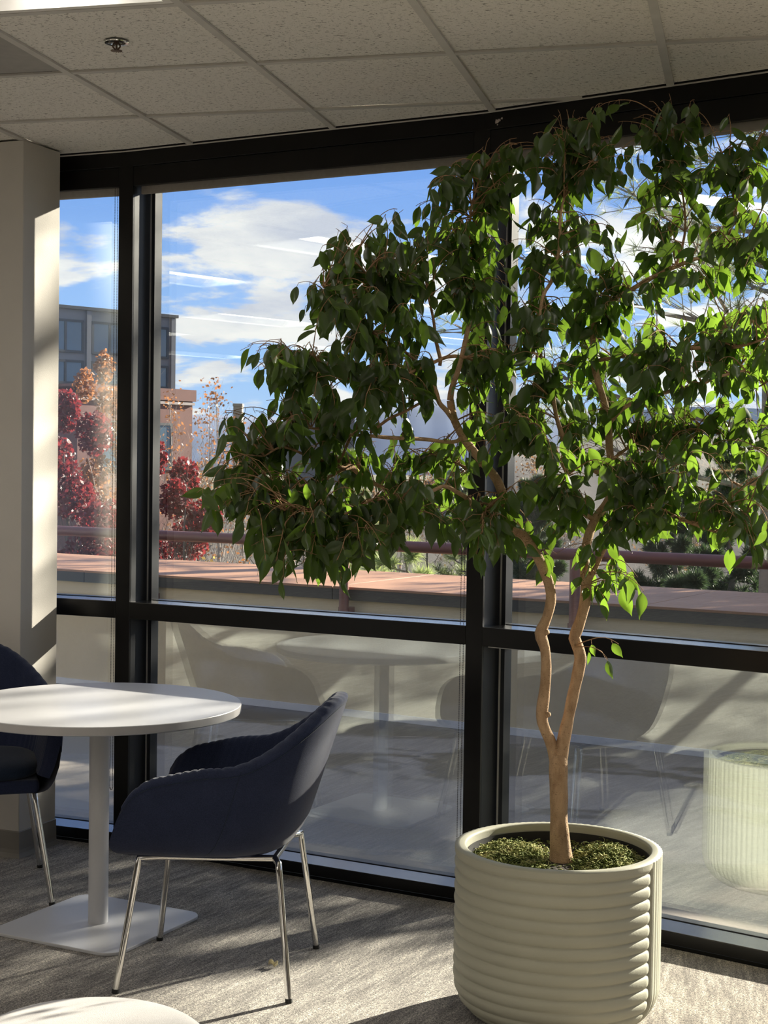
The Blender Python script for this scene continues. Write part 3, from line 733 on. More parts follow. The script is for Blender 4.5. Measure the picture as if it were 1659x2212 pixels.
# limbs of the ficus: (x, y, z, radius) rows; clumps: (x, y, z, half width, half height, leaves)
LIMBS = [
 [(0.513, 4.235, 0.407, 0.036), (0.509, 4.235, 0.452, 0.031), (0.503, 4.235, 0.53, 0.026), (0.501, 4.235, 0.608, 0.025), (0.498, 4.235, 0.68, 0.026), (0.499, 4.235, 0.725, 0.024)],
 [(0.496, 4.235, 0.647, 0.016), (0.486, 4.235, 0.712, 0.015), (0.476, 4.235, 0.758, 0.016), (0.457, 4.235, 0.8, 0.0155), (0.449, 4.235, 0.835, 0.017), (0.456, 4.235, 0.907, 0.015), (0.459, 4.235, 0.972, 0.0145), (0.454, 4.235, 1.024, 0.015), (0.442, 4.235, 1.065, 0.0165), (0.458, 4.235, 1.108, 0.0135), (0.469, 4.235, 1.16, 0.014), (0.463, 4.235, 1.202, 0.015), (0.449, 4.235, 1.237, 0.014), (0.431, 4.235, 1.276, 0.014), (0.402, 4.245, 1.32, 0.0145), (0.373, 4.255, 1.353, 0.0155), (0.35, 4.255, 1.386, 0.014), (0.332, 4.265, 1.448, 0.013), (0.313, 4.265, 1.493, 0.0125), (0.279, 4.275, 1.535, 0.012), (0.236, 4.285, 1.586, 0.012), (0.208, 4.285, 1.628, 0.0115), (0.191, 4.295, 1.667, 0.011), (0.182, 4.295, 1.712, 0.01)],
 [(0.182, 4.295, 1.712, 0.009), (0.186, 4.295, 1.747, 0.008), (0.206, 4.305, 1.807, 0.0075), (0.227, 4.315, 1.903, 0.0065), (0.238, 4.325, 1.956, 0.006), (0.231, 4.335, 1.981, 0.0055), (0.218, 4.335, 1.993, 0.005), (0.189, 4.345, 2.007, 0.004)],
 [(0.195, 4.295, 1.654, 0.008), (0.171, 4.255, 1.681, 0.0075), (0.149, 4.235, 1.703, 0.007), (0.139, 4.215, 1.732, 0.0065), (0.117, 4.185, 1.786, 0.006), (0.122, 4.185, 1.814, 0.005)],
 [(0.148, 4.215, 1.804, 0.005), (0.15, 4.215, 1.819, 0.005), (0.136, 4.205, 1.873, 0.005), (0.128, 4.195, 1.929, 0.004), (0.112, 4.175, 1.99, 0.003)],
 [(0.296, 4.335, 1.847, 0.003), (0.26, 4.285, 1.823, 0.004), (0.217, 4.185, 1.826, 0.0045), (0.168, 4.135, 1.823, 0.005), (0.106, 4.075, 1.794, 0.0045), (0.04, 4.015, 1.763, 0.004), (-0.04, 3.955, 1.746, 0.003), (-0.123, 3.905, 1.751, 0.0025)],
 [(0.149, 4.235, 1.7, 0.0045), (0.134, 4.215, 1.717, 0.004), (0.102, 4.185, 1.703, 0.004), (0.052, 4.135, 1.673, 0.004), (0.009, 4.105, 1.652, 0.004), (-0.039, 4.065, 1.613, 0.004)],
 [(0.219, 4.285, 1.608, 0.006), (0.186, 4.255, 1.594, 0.0055), (0.103, 4.175, 1.6, 0.0055), (0.023, 4.115, 1.601, 0.0055), (-0.039, 4.075, 1.605, 0.005), (-0.113, 4.035, 1.608, 0.0045), (-0.143, 4.015, 1.617, 0.004), (-0.193, 3.975, 1.621, 0.003), (-0.231, 3.955, 1.632, 0.002)],
 [(-0.092, 4.045, 1.601, 0.004), (-0.11, 4.035, 1.556, 0.004), (-0.123, 4.035, 1.532, 0.004)],
 [(0.039, 4.335, 1.455, 0.005), (-0.013, 4.285, 1.468, 0.006), (-0.054, 4.185, 1.491, 0.007), (-0.09, 4.135, 1.521, 0.0075), (-0.107, 4.095, 1.516, 0.007), (-0.137, 4.055, 1.529, 0.0055), (-0.193, 3.995, 1.545, 0.004), (-0.262, 3.935, 1.57, 0.003), (-0.309, 3.895, 1.546, 0.002)],
 [(0.361, 4.255, 1.377, 0.0085), (0.323, 4.235, 1.384, 0.008), (0.283, 4.215, 1.394, 0.0085), (0.249, 4.185, 1.415, 0.008), (0.225, 4.155, 1.441, 0.0065), (0.195, 4.135, 1.458, 0.006), (0.163, 4.115, 1.473, 0.0055), (0.124, 4.075, 1.458, 0.005), (0.073, 4.035, 1.438, 0.005), (0.037, 3.995, 1.412, 0.0035), (-0.011, 3.965, 1.364, 0.003), (-0.043, 3.935, 1.344, 0.0025), (-0.081, 3.905, 1.306, 0.002)],
 [(0.049, 4.035, 1.426, 0.0035), (0.012, 3.995, 1.434, 0.0035), (-0.03, 3.965, 1.436, 0.0035), (-0.071, 3.935, 1.415, 0.0035), (-0.112, 3.905, 1.396, 0.0035), (-0.153, 3.875, 1.404, 0.003), (-0.185, 3.855, 1.412, 0.0025), (-0.243, 3.815, 1.408, 0.002)],
 [(-0.107, 4.095, 1.516, 0.004), (-0.159, 4.015, 1.488, 0.0035), (-0.216, 3.935, 1.47, 0.003), (-0.271, 3.875, 1.447, 0.0025), (-0.338, 3.835, 1.435, 0.002)],
 [(0.503, 4.235, 0.713, 0.019), (0.511, 4.235, 0.765, 0.019), (0.521, 4.235, 0.817, 0.017), (0.536, 4.235, 0.895, 0.016), (0.549, 4.235, 0.96, 0.016), (0.554, 4.235, 0.999, 0.017), (0.545, 4.235, 1.031, 0.017), (0.536, 4.235, 1.053, 0.017), (0.55, 4.235, 1.096, 0.016), (0.563, 4.235, 1.148, 0.015), (0.566, 4.235, 1.2, 0.015), (0.563, 4.245, 1.251, 0.014), (0.567, 4.265, 1.295, 0.013), (0.58, 4.285, 1.346, 0.013), (0.605, 4.315, 1.391, 0.013), (0.636, 4.335, 1.431, 0.0125), (0.65, 4.345, 1.464, 0.012), (0.653, 4.355, 1.503, 0.011), (0.645, 4.355, 1.556, 0.0105), (0.64, 4.355, 1.609, 0.0105), (0.637, 4.365, 1.669, 0.01), (0.629, 4.375, 1.71, 0.01), (0.611, 4.375, 1.768, 0.0095), (0.598, 4.385, 1.821, 0.009), (0.593, 4.385, 1.888, 0.0085), (0.595, 4.385, 1.941, 0.0085), (0.6, 4.385, 1.983, 0.009)],
 [(0.6, 4.385, 1.983, 0.008), (0.637, 4.365, 2.005, 0.007), (0.687, 4.335, 2.032, 0.007), (0.734, 4.305, 2.06, 0.007), (0.793, 4.275, 2.088, 0.006), (0.849, 4.235, 2.109, 0.0055), (0.917, 4.195, 2.129, 0.005), (0.97, 4.155, 2.138, 0.0045), (1.029, 4.115, 2.155, 0.004), (1.089, 4.085, 2.167, 0.003)],
 [(0.653, 4.355, 1.484, 0.009), (0.631, 4.335, 1.507, 0.01), (0.591, 4.295, 1.524, 0.01), (0.545, 4.255, 1.565, 0.01), (0.514, 4.225, 1.592, 0.0095), (0.492, 4.205, 1.607, 0.009)],
 [(0.492, 4.205, 1.607, 0.007), (0.471, 4.185, 1.661, 0.006), (0.46, 4.175, 1.711, 0.006), (0.452, 4.185, 1.775, 0.005), (0.425, 4.205, 1.826, 0.0045), (0.415, 4.215, 1.872, 0.0045), (0.421, 4.225, 1.923, 0.0045), (0.432, 4.235, 2.001, 0.005), (0.453, 4.235, 2.04, 0.005), (0.465, 4.235, 2.078, 0.0045), (0.475, 4.235, 2.142, 0.0045), (0.479, 4.255, 2.235, 0.004), (0.5, 4.265, 2.314, 0.003), (0.535, 4.275, 2.406, 0.0025)],
 [(0.597, 4.305, 1.379, 0.007), (0.562, 4.275, 1.401, 0.0065), (0.525, 4.215, 1.449, 0.0065), (0.482, 4.155, 1.495, 0.0065), (0.497, 4.135, 1.505, 0.006), (0.477, 4.115, 1.543, 0.0055), (0.446, 4.095, 1.577, 0.005), (0.422, 4.075, 1.603, 0.0045), (0.379, 4.055, 1.643, 0.003)],
 [(0.339, 4.255, 1.425, 0.004), (0.411, 4.235, 1.451, 0.0035), (0.484, 4.175, 1.485, 0.0035)],
 [(0.569, 4.235, 1.204, 0.008), (0.583, 4.235, 1.233, 0.0075), (0.602, 4.225, 1.279, 0.007), (0.624, 4.215, 1.322, 0.007), (0.65, 4.195, 1.359, 0.007), (0.666, 4.185, 1.38, 0.007), (0.661, 4.175, 1.416, 0.0055), (0.676, 4.155, 1.461, 0.0045), (0.697, 4.135, 1.493, 0.0035)],
 [(0.666, 4.185, 1.38, 0.0055), (0.718, 4.135, 1.38, 0.0055), (0.763, 4.095, 1.389, 0.006), (0.8, 4.075, 1.394, 0.0065), (0.828, 4.055, 1.383, 0.006), (0.879, 4.035, 1.364, 0.004)],
 [(0.656, 4.315, 1.462, 0.005), (0.672, 4.255, 1.492, 0.004), (0.711, 4.185, 1.531, 0.0035), (0.741, 4.135, 1.491, 0.0035), (0.791, 4.095, 1.458, 0.0035), (0.828, 4.065, 1.461, 0.003), (0.892, 4.015, 1.436, 0.003), (0.944, 3.975, 1.414, 0.002)],
 [(0.64, 4.365, 1.656, 0.006), (0.674, 4.295, 1.7, 0.006), (0.725, 4.235, 1.725, 0.006), (0.781, 4.175, 1.742, 0.0055), (0.852, 4.115, 1.759, 0.005), (0.881, 4.085, 1.774, 0.004), (0.95, 4.035, 1.792, 0.003)],
 [(0.598, 4.385, 1.835, 0.0055), (0.671, 4.295, 1.843, 0.005), (0.752, 4.235, 1.846, 0.005), (0.81, 4.175, 1.855, 0.005), (0.854, 4.135, 1.857, 0.0055), (0.91, 4.105, 1.854, 0.005), (0.955, 4.065, 1.861, 0.004), (1.009, 4.035, 1.878, 0.003)],
 [(0.752, 4.235, 1.846, 0.004), (0.849, 4.275, 1.87, 0.0035), (0.922, 4.315, 1.896, 0.003), (1.007, 4.335, 1.824, 0.003), (1.079, 4.355, 1.774, 0.0025)],
 [(0.806, 4.275, 2.094, 0.004), (0.837, 4.315, 2.198, 0.0035), (0.832, 4.335, 2.305, 0.003), (0.804, 4.335, 2.409, 0.003), (0.796, 4.335, 2.5, 0.002)],
 [(0.917, 4.195, 2.129, 0.004), (0.949, 4.205, 2.221, 0.003), (0.947, 4.235, 2.315, 0.0025), (0.919, 4.235, 2.403, 0.002)],
 [(0.647, 4.355, 1.55, 0.005), (0.722, 4.415, 1.598, 0.004), (0.809, 4.455, 1.62, 0.004), (0.912, 4.495, 1.642, 0.0035), (1.016, 4.535, 1.631, 0.003), (1.113, 4.535, 1.605, 0.002)],
 [(1.091, 4.135, 1.562, 0.006), (1.02, 4.095, 1.511, 0.0055), (0.972, 4.075, 1.483, 0.0045), (0.919, 4.035, 1.498, 0.0025)],
 [(0.279, 4.275, 1.535, 0.005), (0.237, 4.355, 1.524, 0.004), (0.174, 4.435, 1.55, 0.0035), (0.107, 4.485, 1.556, 0.003)],
 [(0.332, 4.265, 1.448, 0.004), (0.291, 4.155, 1.424, 0.0035), (0.262, 4.095, 1.388, 0.003), (0.261, 4.055, 1.34, 0.002)],
 [(0.136, 4.205, 1.873, 0.004), (0.068, 4.135, 1.923, 0.004), (0.005, 4.085, 1.966, 0.004), (-0.057, 4.035, 2.033, 0.0035), (-0.094, 4.005, 2.065, 0.0025)],
 [(0.117, 4.185, 1.786, 0.004), (0.032, 4.115, 1.846, 0.004), (-0.043, 4.035, 1.881, 0.0035), (-0.115, 3.975, 1.929, 0.003), (-0.163, 3.935, 1.983, 0.002)],
 [(0.218, 4.335, 1.993, 0.004), (0.219, 4.315, 2.072, 0.004), (0.229, 4.295, 2.186, 0.0035), (0.234, 4.285, 2.262, 0.003), (0.264, 4.265, 2.361, 0.002)],
 [(-0.123, 3.905, 1.751, 0.003), (-0.192, 3.865, 1.765, 0.0025), (-0.261, 3.835, 1.774, 0.002)],
]
CLUMPS = [
 (0.481, 4.217, 2.479, 0.051, 0.051, 24),(0.541, 4.191, 2.48, 0.057, 0.051, 29),(0.675, 4.314, 2.504, 0.039, 0.026, 9),(0.756, 4.266, 2.526, 0.039, 0.045, 15),
 (0.805, 4.248, 2.478, 0.032, 0.052, 15),(0.397, 4.25, 2.409, 0.052, 0.039, 19),(0.486, 4.354, 2.405, 0.066, 0.046, 33),(0.601, 4.33, 2.402, 0.079, 0.053, 43),
 (0.794, 4.388, 2.443, 0.073, 0.067, 32),(0.889, 4.179, 2.389, 0.064, 0.064, 25),(1.023, 4.242, 2.416, 0.032, 0.064, 18),(0.884, 4.24, 2.299, 0.077, 0.077, 36),
 (0.954, 4.155, 2.31, 0.063, 0.076, 32),(0.772, 4.256, 2.326, 0.065, 0.065, 25),(0.623, 4.213, 2.341, 0.064, 0.038, 24),(0.539, 4.345, 2.313, 0.053, 0.053, 19),
 (0.354, 4.341, 2.362, 0.066, 0.079, 38),(0.261, 4.336, 2.399, 0.033, 0.026, 10),(0.323, 4.35, 2.272, 0.079, 0.066, 48),(0.179, 4.229, 2.287, 0.064, 0.051, 29),
 (0.104, 4.252, 2.239, 0.052, 0.052, 29),(0.289, 4.315, 2.226, 0.079, 0.066, 48),(0.065, 4.151, 2.147, 0.088, 0.05, 52),(-0.034, 4.091, 2.112, 0.075, 0.05, 38),
 (-0.122, 4.096, 2.136, 0.037, 0.025, 12),(0.156, 4.222, 2.133, 0.077, 0.064, 52),(0.265, 4.326, 2.124, 0.079, 0.066, 57),(-0.166, 4.004, 2.037, 0.061, 0.061, 29),
 (-0.069, 4.021, 2.029, 0.073, 0.049, 38),(0.041, 4.066, 2.036, 0.074, 0.062, 57),(-0.187, 3.95, 1.959, 0.048, 0.036, 24),(-0.09, 3.923, 1.933, 0.072, 0.048, 43),
 (0.162, 4.347, 2.033, 0.093, 0.066, 62),(0.298, 4.403, 2.015, 0.094, 0.08, 71),(0.018, 4.12, 1.93, 0.1, 0.063, 66),(-0.173, 3.915, 1.896, 0.06, 0.048, 29),
 (0.395, 4.317, 2.124, 0.052, 0.079, 29),(0.504, 4.259, 2.195, 0.065, 0.065, 33),(0.59, 4.311, 2.126, 0.079, 0.079, 48),(0.499, 4.305, 2.046, 0.079, 0.079, 43),
 (0.708, 4.327, 2.234, 0.066, 0.066, 18),(0.68, 4.303, 2.113, 0.078, 0.052, 22),(0.785, 4.315, 2.207, 0.079, 0.066, 22),(0.874, 4.241, 2.197, 0.077, 0.077, 29),
 (0.972, 4.112, 2.179, 0.05, 0.075, 25),(0.786, 4.236, 2.068, 0.064, 0.052, 18),(0.897, 4.278, 2.075, 0.078, 0.065, 29),(0.967, 4.084, 2.064, 0.05, 0.074, 29),
 (0.722, 4.229, 1.99, 0.064, 0.064, 24),(0.54, 4.41, 1.966, 0.08, 0.067, 48),(0.398, 4.176, 1.929, 0.063, 0.063, 43),(0.658, 4.392, 1.926, 0.08, 0.08, 52),
 (0.932, 4.079, 1.927, 0.062, 0.074, 43),(0.87, 4.194, 1.912, 0.076, 0.064, 38),(1.011, 4.149, 1.935, 0.038, 0.076, 29),(-0.28, 3.789, 1.768, 0.069, 0.046, 33),
 (-0.336, 3.833, 1.776, 0.029, 0.029, 10),(-0.223, 3.791, 1.78, 0.069, 0.058, 48),(-0.136, 3.932, 1.815, 0.084, 0.06, 57),(-0.041, 3.95, 1.818, 0.084, 0.06, 57),
 (0.056, 4.036, 1.813, 0.086, 0.061, 48),(0.272, 4.359, 1.839, 0.093, 0.08, 66),(0.362, 4.174, 1.815, 0.076, 0.076, 57),(0.467, 4.207, 1.806, 0.077, 0.064, 43),
 (0.617, 4.466, 1.824, 0.081, 0.068, 48),(0.693, 4.185, 1.82, 0.089, 0.076, 76),(0.795, 4.057, 1.801, 0.086, 0.074, 66),(0.934, 4.131, 1.807, 0.075, 0.075, 52),
 (1.039, 4.248, 1.765, 0.039, 0.077, 29),(-0.379, 3.938, 1.603, 0.054, 0.048, 33),(-0.275, 3.892, 1.657, 0.071, 0.071, 52),(-0.172, 3.961, 1.685, 0.072, 0.06, 52),
 (-0.063, 3.946, 1.686, 0.084, 0.06, 57),(0.046, 4.152, 1.72, 0.076, 0.076, 52),(0.29, 4.204, 1.701, 0.077, 0.077, 52),(0.37, 4.104, 1.673, 0.075, 0.075, 52),
 (0.488, 4.259, 1.68, 0.078, 0.078, 43),(0.673, 4.456, 1.689, 0.081, 0.081, 52),(0.8, 4.482, 1.665, 0.095, 0.082, 80),(0.961, 4.607, 1.685, 0.084, 0.084, 52),
 (1.035, 4.439, 1.654, 0.067, 0.067, 33),(-0.379, 3.823, 1.531, 0.052, 0.052, 43),(-0.294, 4.008, 1.539, 0.061, 0.073, 52),(-0.187, 4.08, 1.541, 0.074, 0.062, 43),
 (-0.088, 4.067, 1.567, 0.074, 0.062, 33),(0.025, 4.389, 1.571, 0.08, 0.067, 38),(0.107, 4.484, 1.546, 0.068, 0.068, 29),(0.209, 4.349, 1.626, 0.04, 0.066, 19),
 (0.319, 4.234, 1.587, 0.064, 0.064, 24),(0.402, 4.023, 1.573, 0.049, 0.049, 19),(0.537, 4.229, 1.603, 0.064, 0.051, 24),(0.674, 4.197, 1.553, 0.077, 0.064, 62),
 (0.778, 4.136, 1.542, 0.088, 0.075, 66),(0.943, 4.377, 1.558, 0.08, 0.067, 43),(1.051, 4.281, 1.598, 0.039, 0.052, 19),(-0.411, 3.757, 1.439, 0.04, 0.046, 29),
 (-0.389, 3.764, 1.394, 0.034, 0.034, 19),(-0.334, 3.789, 1.445, 0.058, 0.063, 57),(-0.261, 3.902, 1.432, 0.071, 0.071, 66),(-0.152, 3.838, 1.435, 0.07, 0.07, 57),
 (-0.048, 3.908, 1.447, 0.071, 0.059, 38),(0.06, 3.954, 1.436, 0.072, 0.06, 43),(0.181, 4.241, 1.43, 0.077, 0.064, 43),(0.295, 4.21, 1.382, 0.077, 0.077, 57),
 (0.395, 4.187, 1.422, 0.064, 0.051, 29),(0.487, 4.107, 1.451, 0.075, 0.062, 43),(0.551, 4.206, 1.373, 0.051, 0.064, 24),(0.637, 4.189, 1.438, 0.076, 0.076, 48),
 (0.732, 4.15, 1.441, 0.076, 0.063, 48),(0.878, 3.955, 1.435, 0.06, 0.06, 24),(0.969, 3.933, 1.461, 0.036, 0.072, 24),(-0.29, 3.823, 1.364, 0.052, 0.058, 38),
 (-0.217, 3.785, 1.332, 0.069, 0.058, 62),(-0.133, 4.005, 1.346, 0.073, 0.073, 57),(-0.034, 3.874, 1.342, 0.059, 0.059, 33),(0.038, 3.986, 1.362, 0.061, 0.061, 29),
 (0.126, 4.11, 1.395, 0.05, 0.062, 24),(0.273, 4.057, 1.337, 0.049, 0.037, 19),(0.477, 4.333, 1.274, 0.046, 0.046, 17),(0.338, 4.246, 1.303, 0.052, 0.039, 10),
 (0.94, 3.953, 1.34, 0.036, 0.048, 15),(0.871, 4.027, 1.397, 0.024, 0.037, 8),(0.723, 4.022, 1.382, 0.049, 0.037, 19),(-0.22, 3.844, 1.258, 0.053, 0.041, 29),
 (-0.15, 3.87, 1.258, 0.053, 0.041, 29),(-0.097, 3.998, 1.243, 0.043, 0.049, 24),(0.659, 4.301, 1.193, 0.065, 0.033, 29),(-0.255, 3.835, 1.288, 0.047, 0.035, 24),
 (-0.068, 3.826, 1.291, 0.047, 0.035, 19),(0.209, 4.026, 1.363, 0.061, 0.043, 24),(0.359, 4.198, 1.338, 0.064, 0.045, 24),(0.526, 4.197, 1.309, 0.038, 0.038, 12),
 (0.633, 4.151, 1.363, 0.063, 0.038, 24),(0.786, 4.169, 1.441, 0.063, 0.038, 19),(0.867, 3.953, 1.399, 0.06, 0.042, 19),(0.931, 3.915, 1.33, 0.042, 0.042, 17),
 (0.73, 4.201, 1.35, 0.051, 0.032, 15),(0.263, 4.088, 1.298, 0.05, 0.031, 17),(0.424, 4.338, 1.313, 0.046, 0.033, 10),(1.14, 4.285, 2.301, 0.077, 0.09, 18),
 (1.131, 4.285, 2.12, 0.077, 0.09, 20),(1.149, 4.285, 1.914, 0.09, 0.09, 20),(1.166, 4.285, 1.732, 0.09, 0.09, 20),(1.131, 4.285, 1.55, 0.064, 0.077, 14),
 (1.123, 4.285, 2.455, 0.064, 0.064, 12),
]

# ================================================================ ficus
fic = root('ficus_tree', (QX, QY, 0), 'weeping ficus with two bare tan stems and drooping glossy leaves, growing in the ribbed planter', 'ficus')
def limb(pts, n, name, mat, lump=0.0):
    c = crom(pts, .012); P = [p[:3] for p in c]; R_ = []
    for i, p in enumerate(c): R_.append(max(.0009, p[3] * (1 + lump * (math.sin(i * .9 + p[0] * 40) * .5 + math.sin(i * .37 + 1.3) * .5))))
    return MB().tube(P, R_, n).build(name, mat, fic, True)
limb(LIMBS[0], 18, 'trunk', 'bark', .05); limb(LIMBS[1], 14, 'stem', 'bark', .07)
SKEL = []
for i, pts in enumerate(LIMBS):
    if i > 1:
        limb(pts, 14 if len(pts) > 14 else 9, 'stem' if len(pts) > 20 else 'branch', 'bark' if pts[0][3] > .0055 else 'twig', .07)
    for p in crom(pts, .03): SKEL.append(p)
SK = np.array(SKEL); SK = SK[SK[:, 2] > 1.15]
# knots where shoots were cut back
for x, y, z, r in [tuple(LIMBS[1][i][:3]) + (.009,) for i in (4, 8)]:
    kb = MB(); d = Vector((rng.uniform(.4, 1), -.5, .2)).normalized()
    kb.tube([Vector((x, y, z)), Vector((x, y, z)) + d * .020, Vector((x, y, z)) + d * .026], [r, r * .95, r * .6], 10); kb.build('knot', 'bark', fic, True)

# leaf blade: length along -z, folded along the midrib, long drip tip
def leaf_template(fold, curl, twist):
    T = [0, .06, .15, .28, .42, .56, .69, .79, .87, .93, 1.0]; Wd = [.012, .085, .165, .225, .24, .212, .158, .096, .046, .021, .004]
    V, F = [], []
    for t, w_ in zip(T, Wd):
        yb = curl * t * t; a = twist * t
        for s in (-1, -.5, 0, .5, 1):
            x = s * w_; y = yb + abs(s) ** 1.3 * w_ * fold + .012 * math.sin(t * 9 + s * 2); V.append((x * math.cos(a) - (y - yb) * math.sin(a), yb + x * math.sin(a) + (y - yb) * math.cos(a), -t))
    for i in range(len(T) - 1):
        for k in range(4): F.append((i * 5 + k, i * 5 + k + 1, i * 5 + 6 + k, i * 5 + 5 + k))
    return np.array(V), np.array(F)
TEMPL = [leaf_template(.35, .10, .2), leaf_template(.20, -.14, -.3), leaf_template(.5, .22, .4), leaf_template(.28, -.05, -.5)]
LEAVES, tw = [], MB()
WALLS = [(Vector((BAYS[k][2].x, BAYS[k][2].y, 0)), BAYS[k][2].dot(BAYS[k][0]) - .07) for k in (3, 4, 5)]
def ok(p): return all(n.dot(p) < d for n, d in WALLS)
def add_leaf(p, out, k=1.0):
    ln = float(np.clip(rng.normal(.061, .011), .034, .084)) * k
    ax = Vector((out.x * rng.uniform(0, .7) + rng.normal(0, .30), out.y * rng.uniform(0, .7) + rng.normal(0, .30), -1.0 if rng.uniform() < .84 else -.25)).normalized()
    sd_ = ax.orthogonal().normalized(); nr_ = ax.cross(sd_); a = rng.uniform(0, 2 * math.pi)
    xx = sd_ * math.cos(a) + nr_ * math.sin(a)
    if rng.uniform() < .55:                                       # most blades turn a face towards the light
        f = Vector((.55, .75, .0)) if rng.uniform() < .6 else Vector((-.2, -1, .1)); f = (f - ax * f.dot(ax)).normalized(); xx = f.cross(ax)
        xx = Quaternion(ax, rng.normal(0, .5)) @ xx
    yy = (-ax).cross(xx)
    pet = p + (out * .4 + Vector((0, 0, -.7))).normalized() * rng.uniform(.008, .017)
    if not ok(pet + ax * ln): return
    if pet.z > 2.70: return
    wf = rng.uniform(.84, 1.1)
    M_ = Matrix(((xx.x * ln * wf, yy.x * ln, -ax.x * ln, pet.x), (xx.y * ln * wf, yy.y * ln, -ax.y * ln, pet.y), (xx.z * ln * wf, yy.z * ln, -ax.z * ln, pet.z), (0, 0, 0, 1)))
    LEAVES.append((M_, int(rng.integers(4)))); tw.tube([p, pet], [.0008, .0006], 3, False)
def twig(a, b, nl, k=1.0):
    a, b = Vector(a), Vector(b); L = (b - a).length
    mid = a.lerp(b, .5) + Vector((rng.normal(0, .04) * L, rng.normal(0, .04) * L, .16 * L))
    pre = a.lerp(b, .82) + Vector((0, 0, .11 * L)); pts = [np.array(q) for q in (a, mid, pre, b)]
    c = [Vector(q) for q in crom(pts, max(.012, L / 16))]
    if not all(ok(q) for q in c): return
    c = [Vector((q.x, q.y, min(q.z, 2.70))) for q in c]
    tw.tube(c, [max(.0008, .0019 * (1 - i / len(c)) + .0005) for i in range(len(c))], 4, False)
    out = Vector((b.x - a.x, b.y - a.y, 0)); out = out.normalized() if out.length > .01 else Vector((1, 0, 0)); side = Vector((-out.y, out.x, 0))
    i0 = max(1, int(len(c) * (1 - min(.8, .13 / max(L, .05)))))
    for q in range(nl):
        i = min(len(c) - 1, int(i0 + (len(c) - 1 - i0) * (q + .6) / nl + .5)); s = 1 if q % 2 else -1
        add_leaf(c[i], (out * .5 + side * s * rng.uniform(.5, 1)).normalized(), k)
    if rng.uniform() < .6:                                         # side shoot
        i = int(len(c) * .6); e = c[i] + side * rng.choice([-1, 1]) * rng.uniform(.03, .08) + Vector((0, 0, -rng.uniform(.0, .04)))
        if ok(e): tw.tube([c[i], c[i].lerp(e, .5) + Vector((0, 0, .008)), e], [.001, .0009, .0007], 3, False)
for x, y, z, rx, rz, n in CLUMPS:
    left = n
    while left > 0:
        nl = int(min(left, rng.integers(3, 6))); left -= nl
        th = rng.uniform(0, 2 * math.pi); q = math.sqrt(rng.uniform(0, 1)); dy = rng.normal(0, .10)
        b = np.array([x + rx * q * math.cos(th), y + dy, z + rz * q * math.sin(th) + .02])
        d = SK[:, :3] - b; dist = np.sqrt(d[:, 0] ** 2 + (d[:, 1] * .8) ** 2 + (d[:, 2] * 1.0) ** 2) + np.maximum(0, d[:, 2]) * .3 + np.where(SK[:, 3] > .008, .06, 0)
        idx = np.argsort(dist)[int(rng.integers(0, 5))]; twig(SK[idx, :3], b, nl)
# three low shoots on the right-hand stem
for a, e in (((0.555, 4.23, 1.245), (0.68, 4.20, 1.235)), ((0.553, 4.23, 1.20), (0.60, 4.17, 1.185)), ((0.535, 4.22, 1.035), (0.65, 4.17, 1.045)), ((0.535, 4.22, 1.03), (0.62, 4.16, 1.005))):
    twig(a, e, 4 if e[2] > 1.1 else 2, .85)
CAMP = Vector((0, 0, CAM_H)); order = []
for i, (M_, k) in enumerate(LEAVES):
    p = M_.translation; px_ = p.x / p.y
    order.append(((p - CAMP).length + (3 if not (-.25 < px_ < .255) else 0), i))
order.sort(); single = {i for _, i in order[:300]}
lm = []
for V, F in TEMPL: lm.append(np_mesh('leaf', V, F, 'leaf', True))
FV, FF, base = [], [], 0
for i, (M_, k) in enumerate(LEAVES):
    if i in single:
        o = link('leaf', lm[k], fic); Mm = M_.copy(); Mm.translation = M_.translation - Vector((QX, QY, 0)); o.matrix_basis = Mm
    else:
        V, F = TEMPL[k]; A_ = np.array(M_); FV.append(V @ A_[:3, :3].T + A_[:3, 3] - np.array([QX, QY, 0])); FF.append(F + base); base += len(V)
tag(link('foliage', np_mesh('foliage', np.concatenate(FV), np.concatenate(FF), 'leaf', True), fic), kind='stuff')
tag(tw.build('twigs', 'twig', fic, True), kind='stuff')

# ================================================================ terrace, parapet and railing
PN = Vector((math.sin(.535), math.cos(.535), 0)); PT = Vector((PN.y, -PN.x, 0)); PD = 7.86
def pp(u, d, z=0.0): q = PT * u + PN * d; return Vector((q.x, q.y, z))
tpoly = [tuple((Vector((*j, 0)) + Vector((.3, .9, 0)).normalized() * .165)[:2]) for j in JOINTS] + [tuple(pp(7, PD + .3)[:2]), tuple(pp(-11, PD + .3)[:2])]
tag(MB().prism(tpoly, -.4, -.012).build('terrace', 'terrace'), kind='structure')
par = root('parapet', pp(-1, PD + .6), kind='structure')
MB().quadbox(pp(-11, PD, -.4), PT * 18, PN * 1.22, (0, 0, 1.102)).build('parapet_wall', 'parapet', par)
U = -11.0
while U < 7:
    MB().quadbox(pp(U, PD - .022, .700), PT * 1.994, PN * 1.29, (0, 0, .066)).build('coping_edge', 'cap_edge', par)
    MB().quadbox(pp(U, PD - .024, .766), PT * 1.994, PN * 1.294, (0, 0, .015)).build('coping', 'cap', par, bevel=.002)
    U += 2.0
MB().quadbox(pp(-11, PD - .012, -.011), PT * 18, PN * .012, (0, 0, .043)).build('flashing', 'flash', par)
rv = MB()
for k in range(46): c = pp(-4 + k * .2, PD - .0125, .012); rv.tube([c, c - PN * .003], [.006, .004], 8)
tag(rv.build('rivets', 'flash', par), kind='stuff')
ra = root('terrace_railing', pp(-.5, 7.80), 'dark red steel pipe railing above the brown parapet coping', 'railing')
MB().tube([pp(-11, 7.80, 1.045), pp(7, 7.80, 1.045)], .033, 16).build('rail', 'rail', ra, 40)
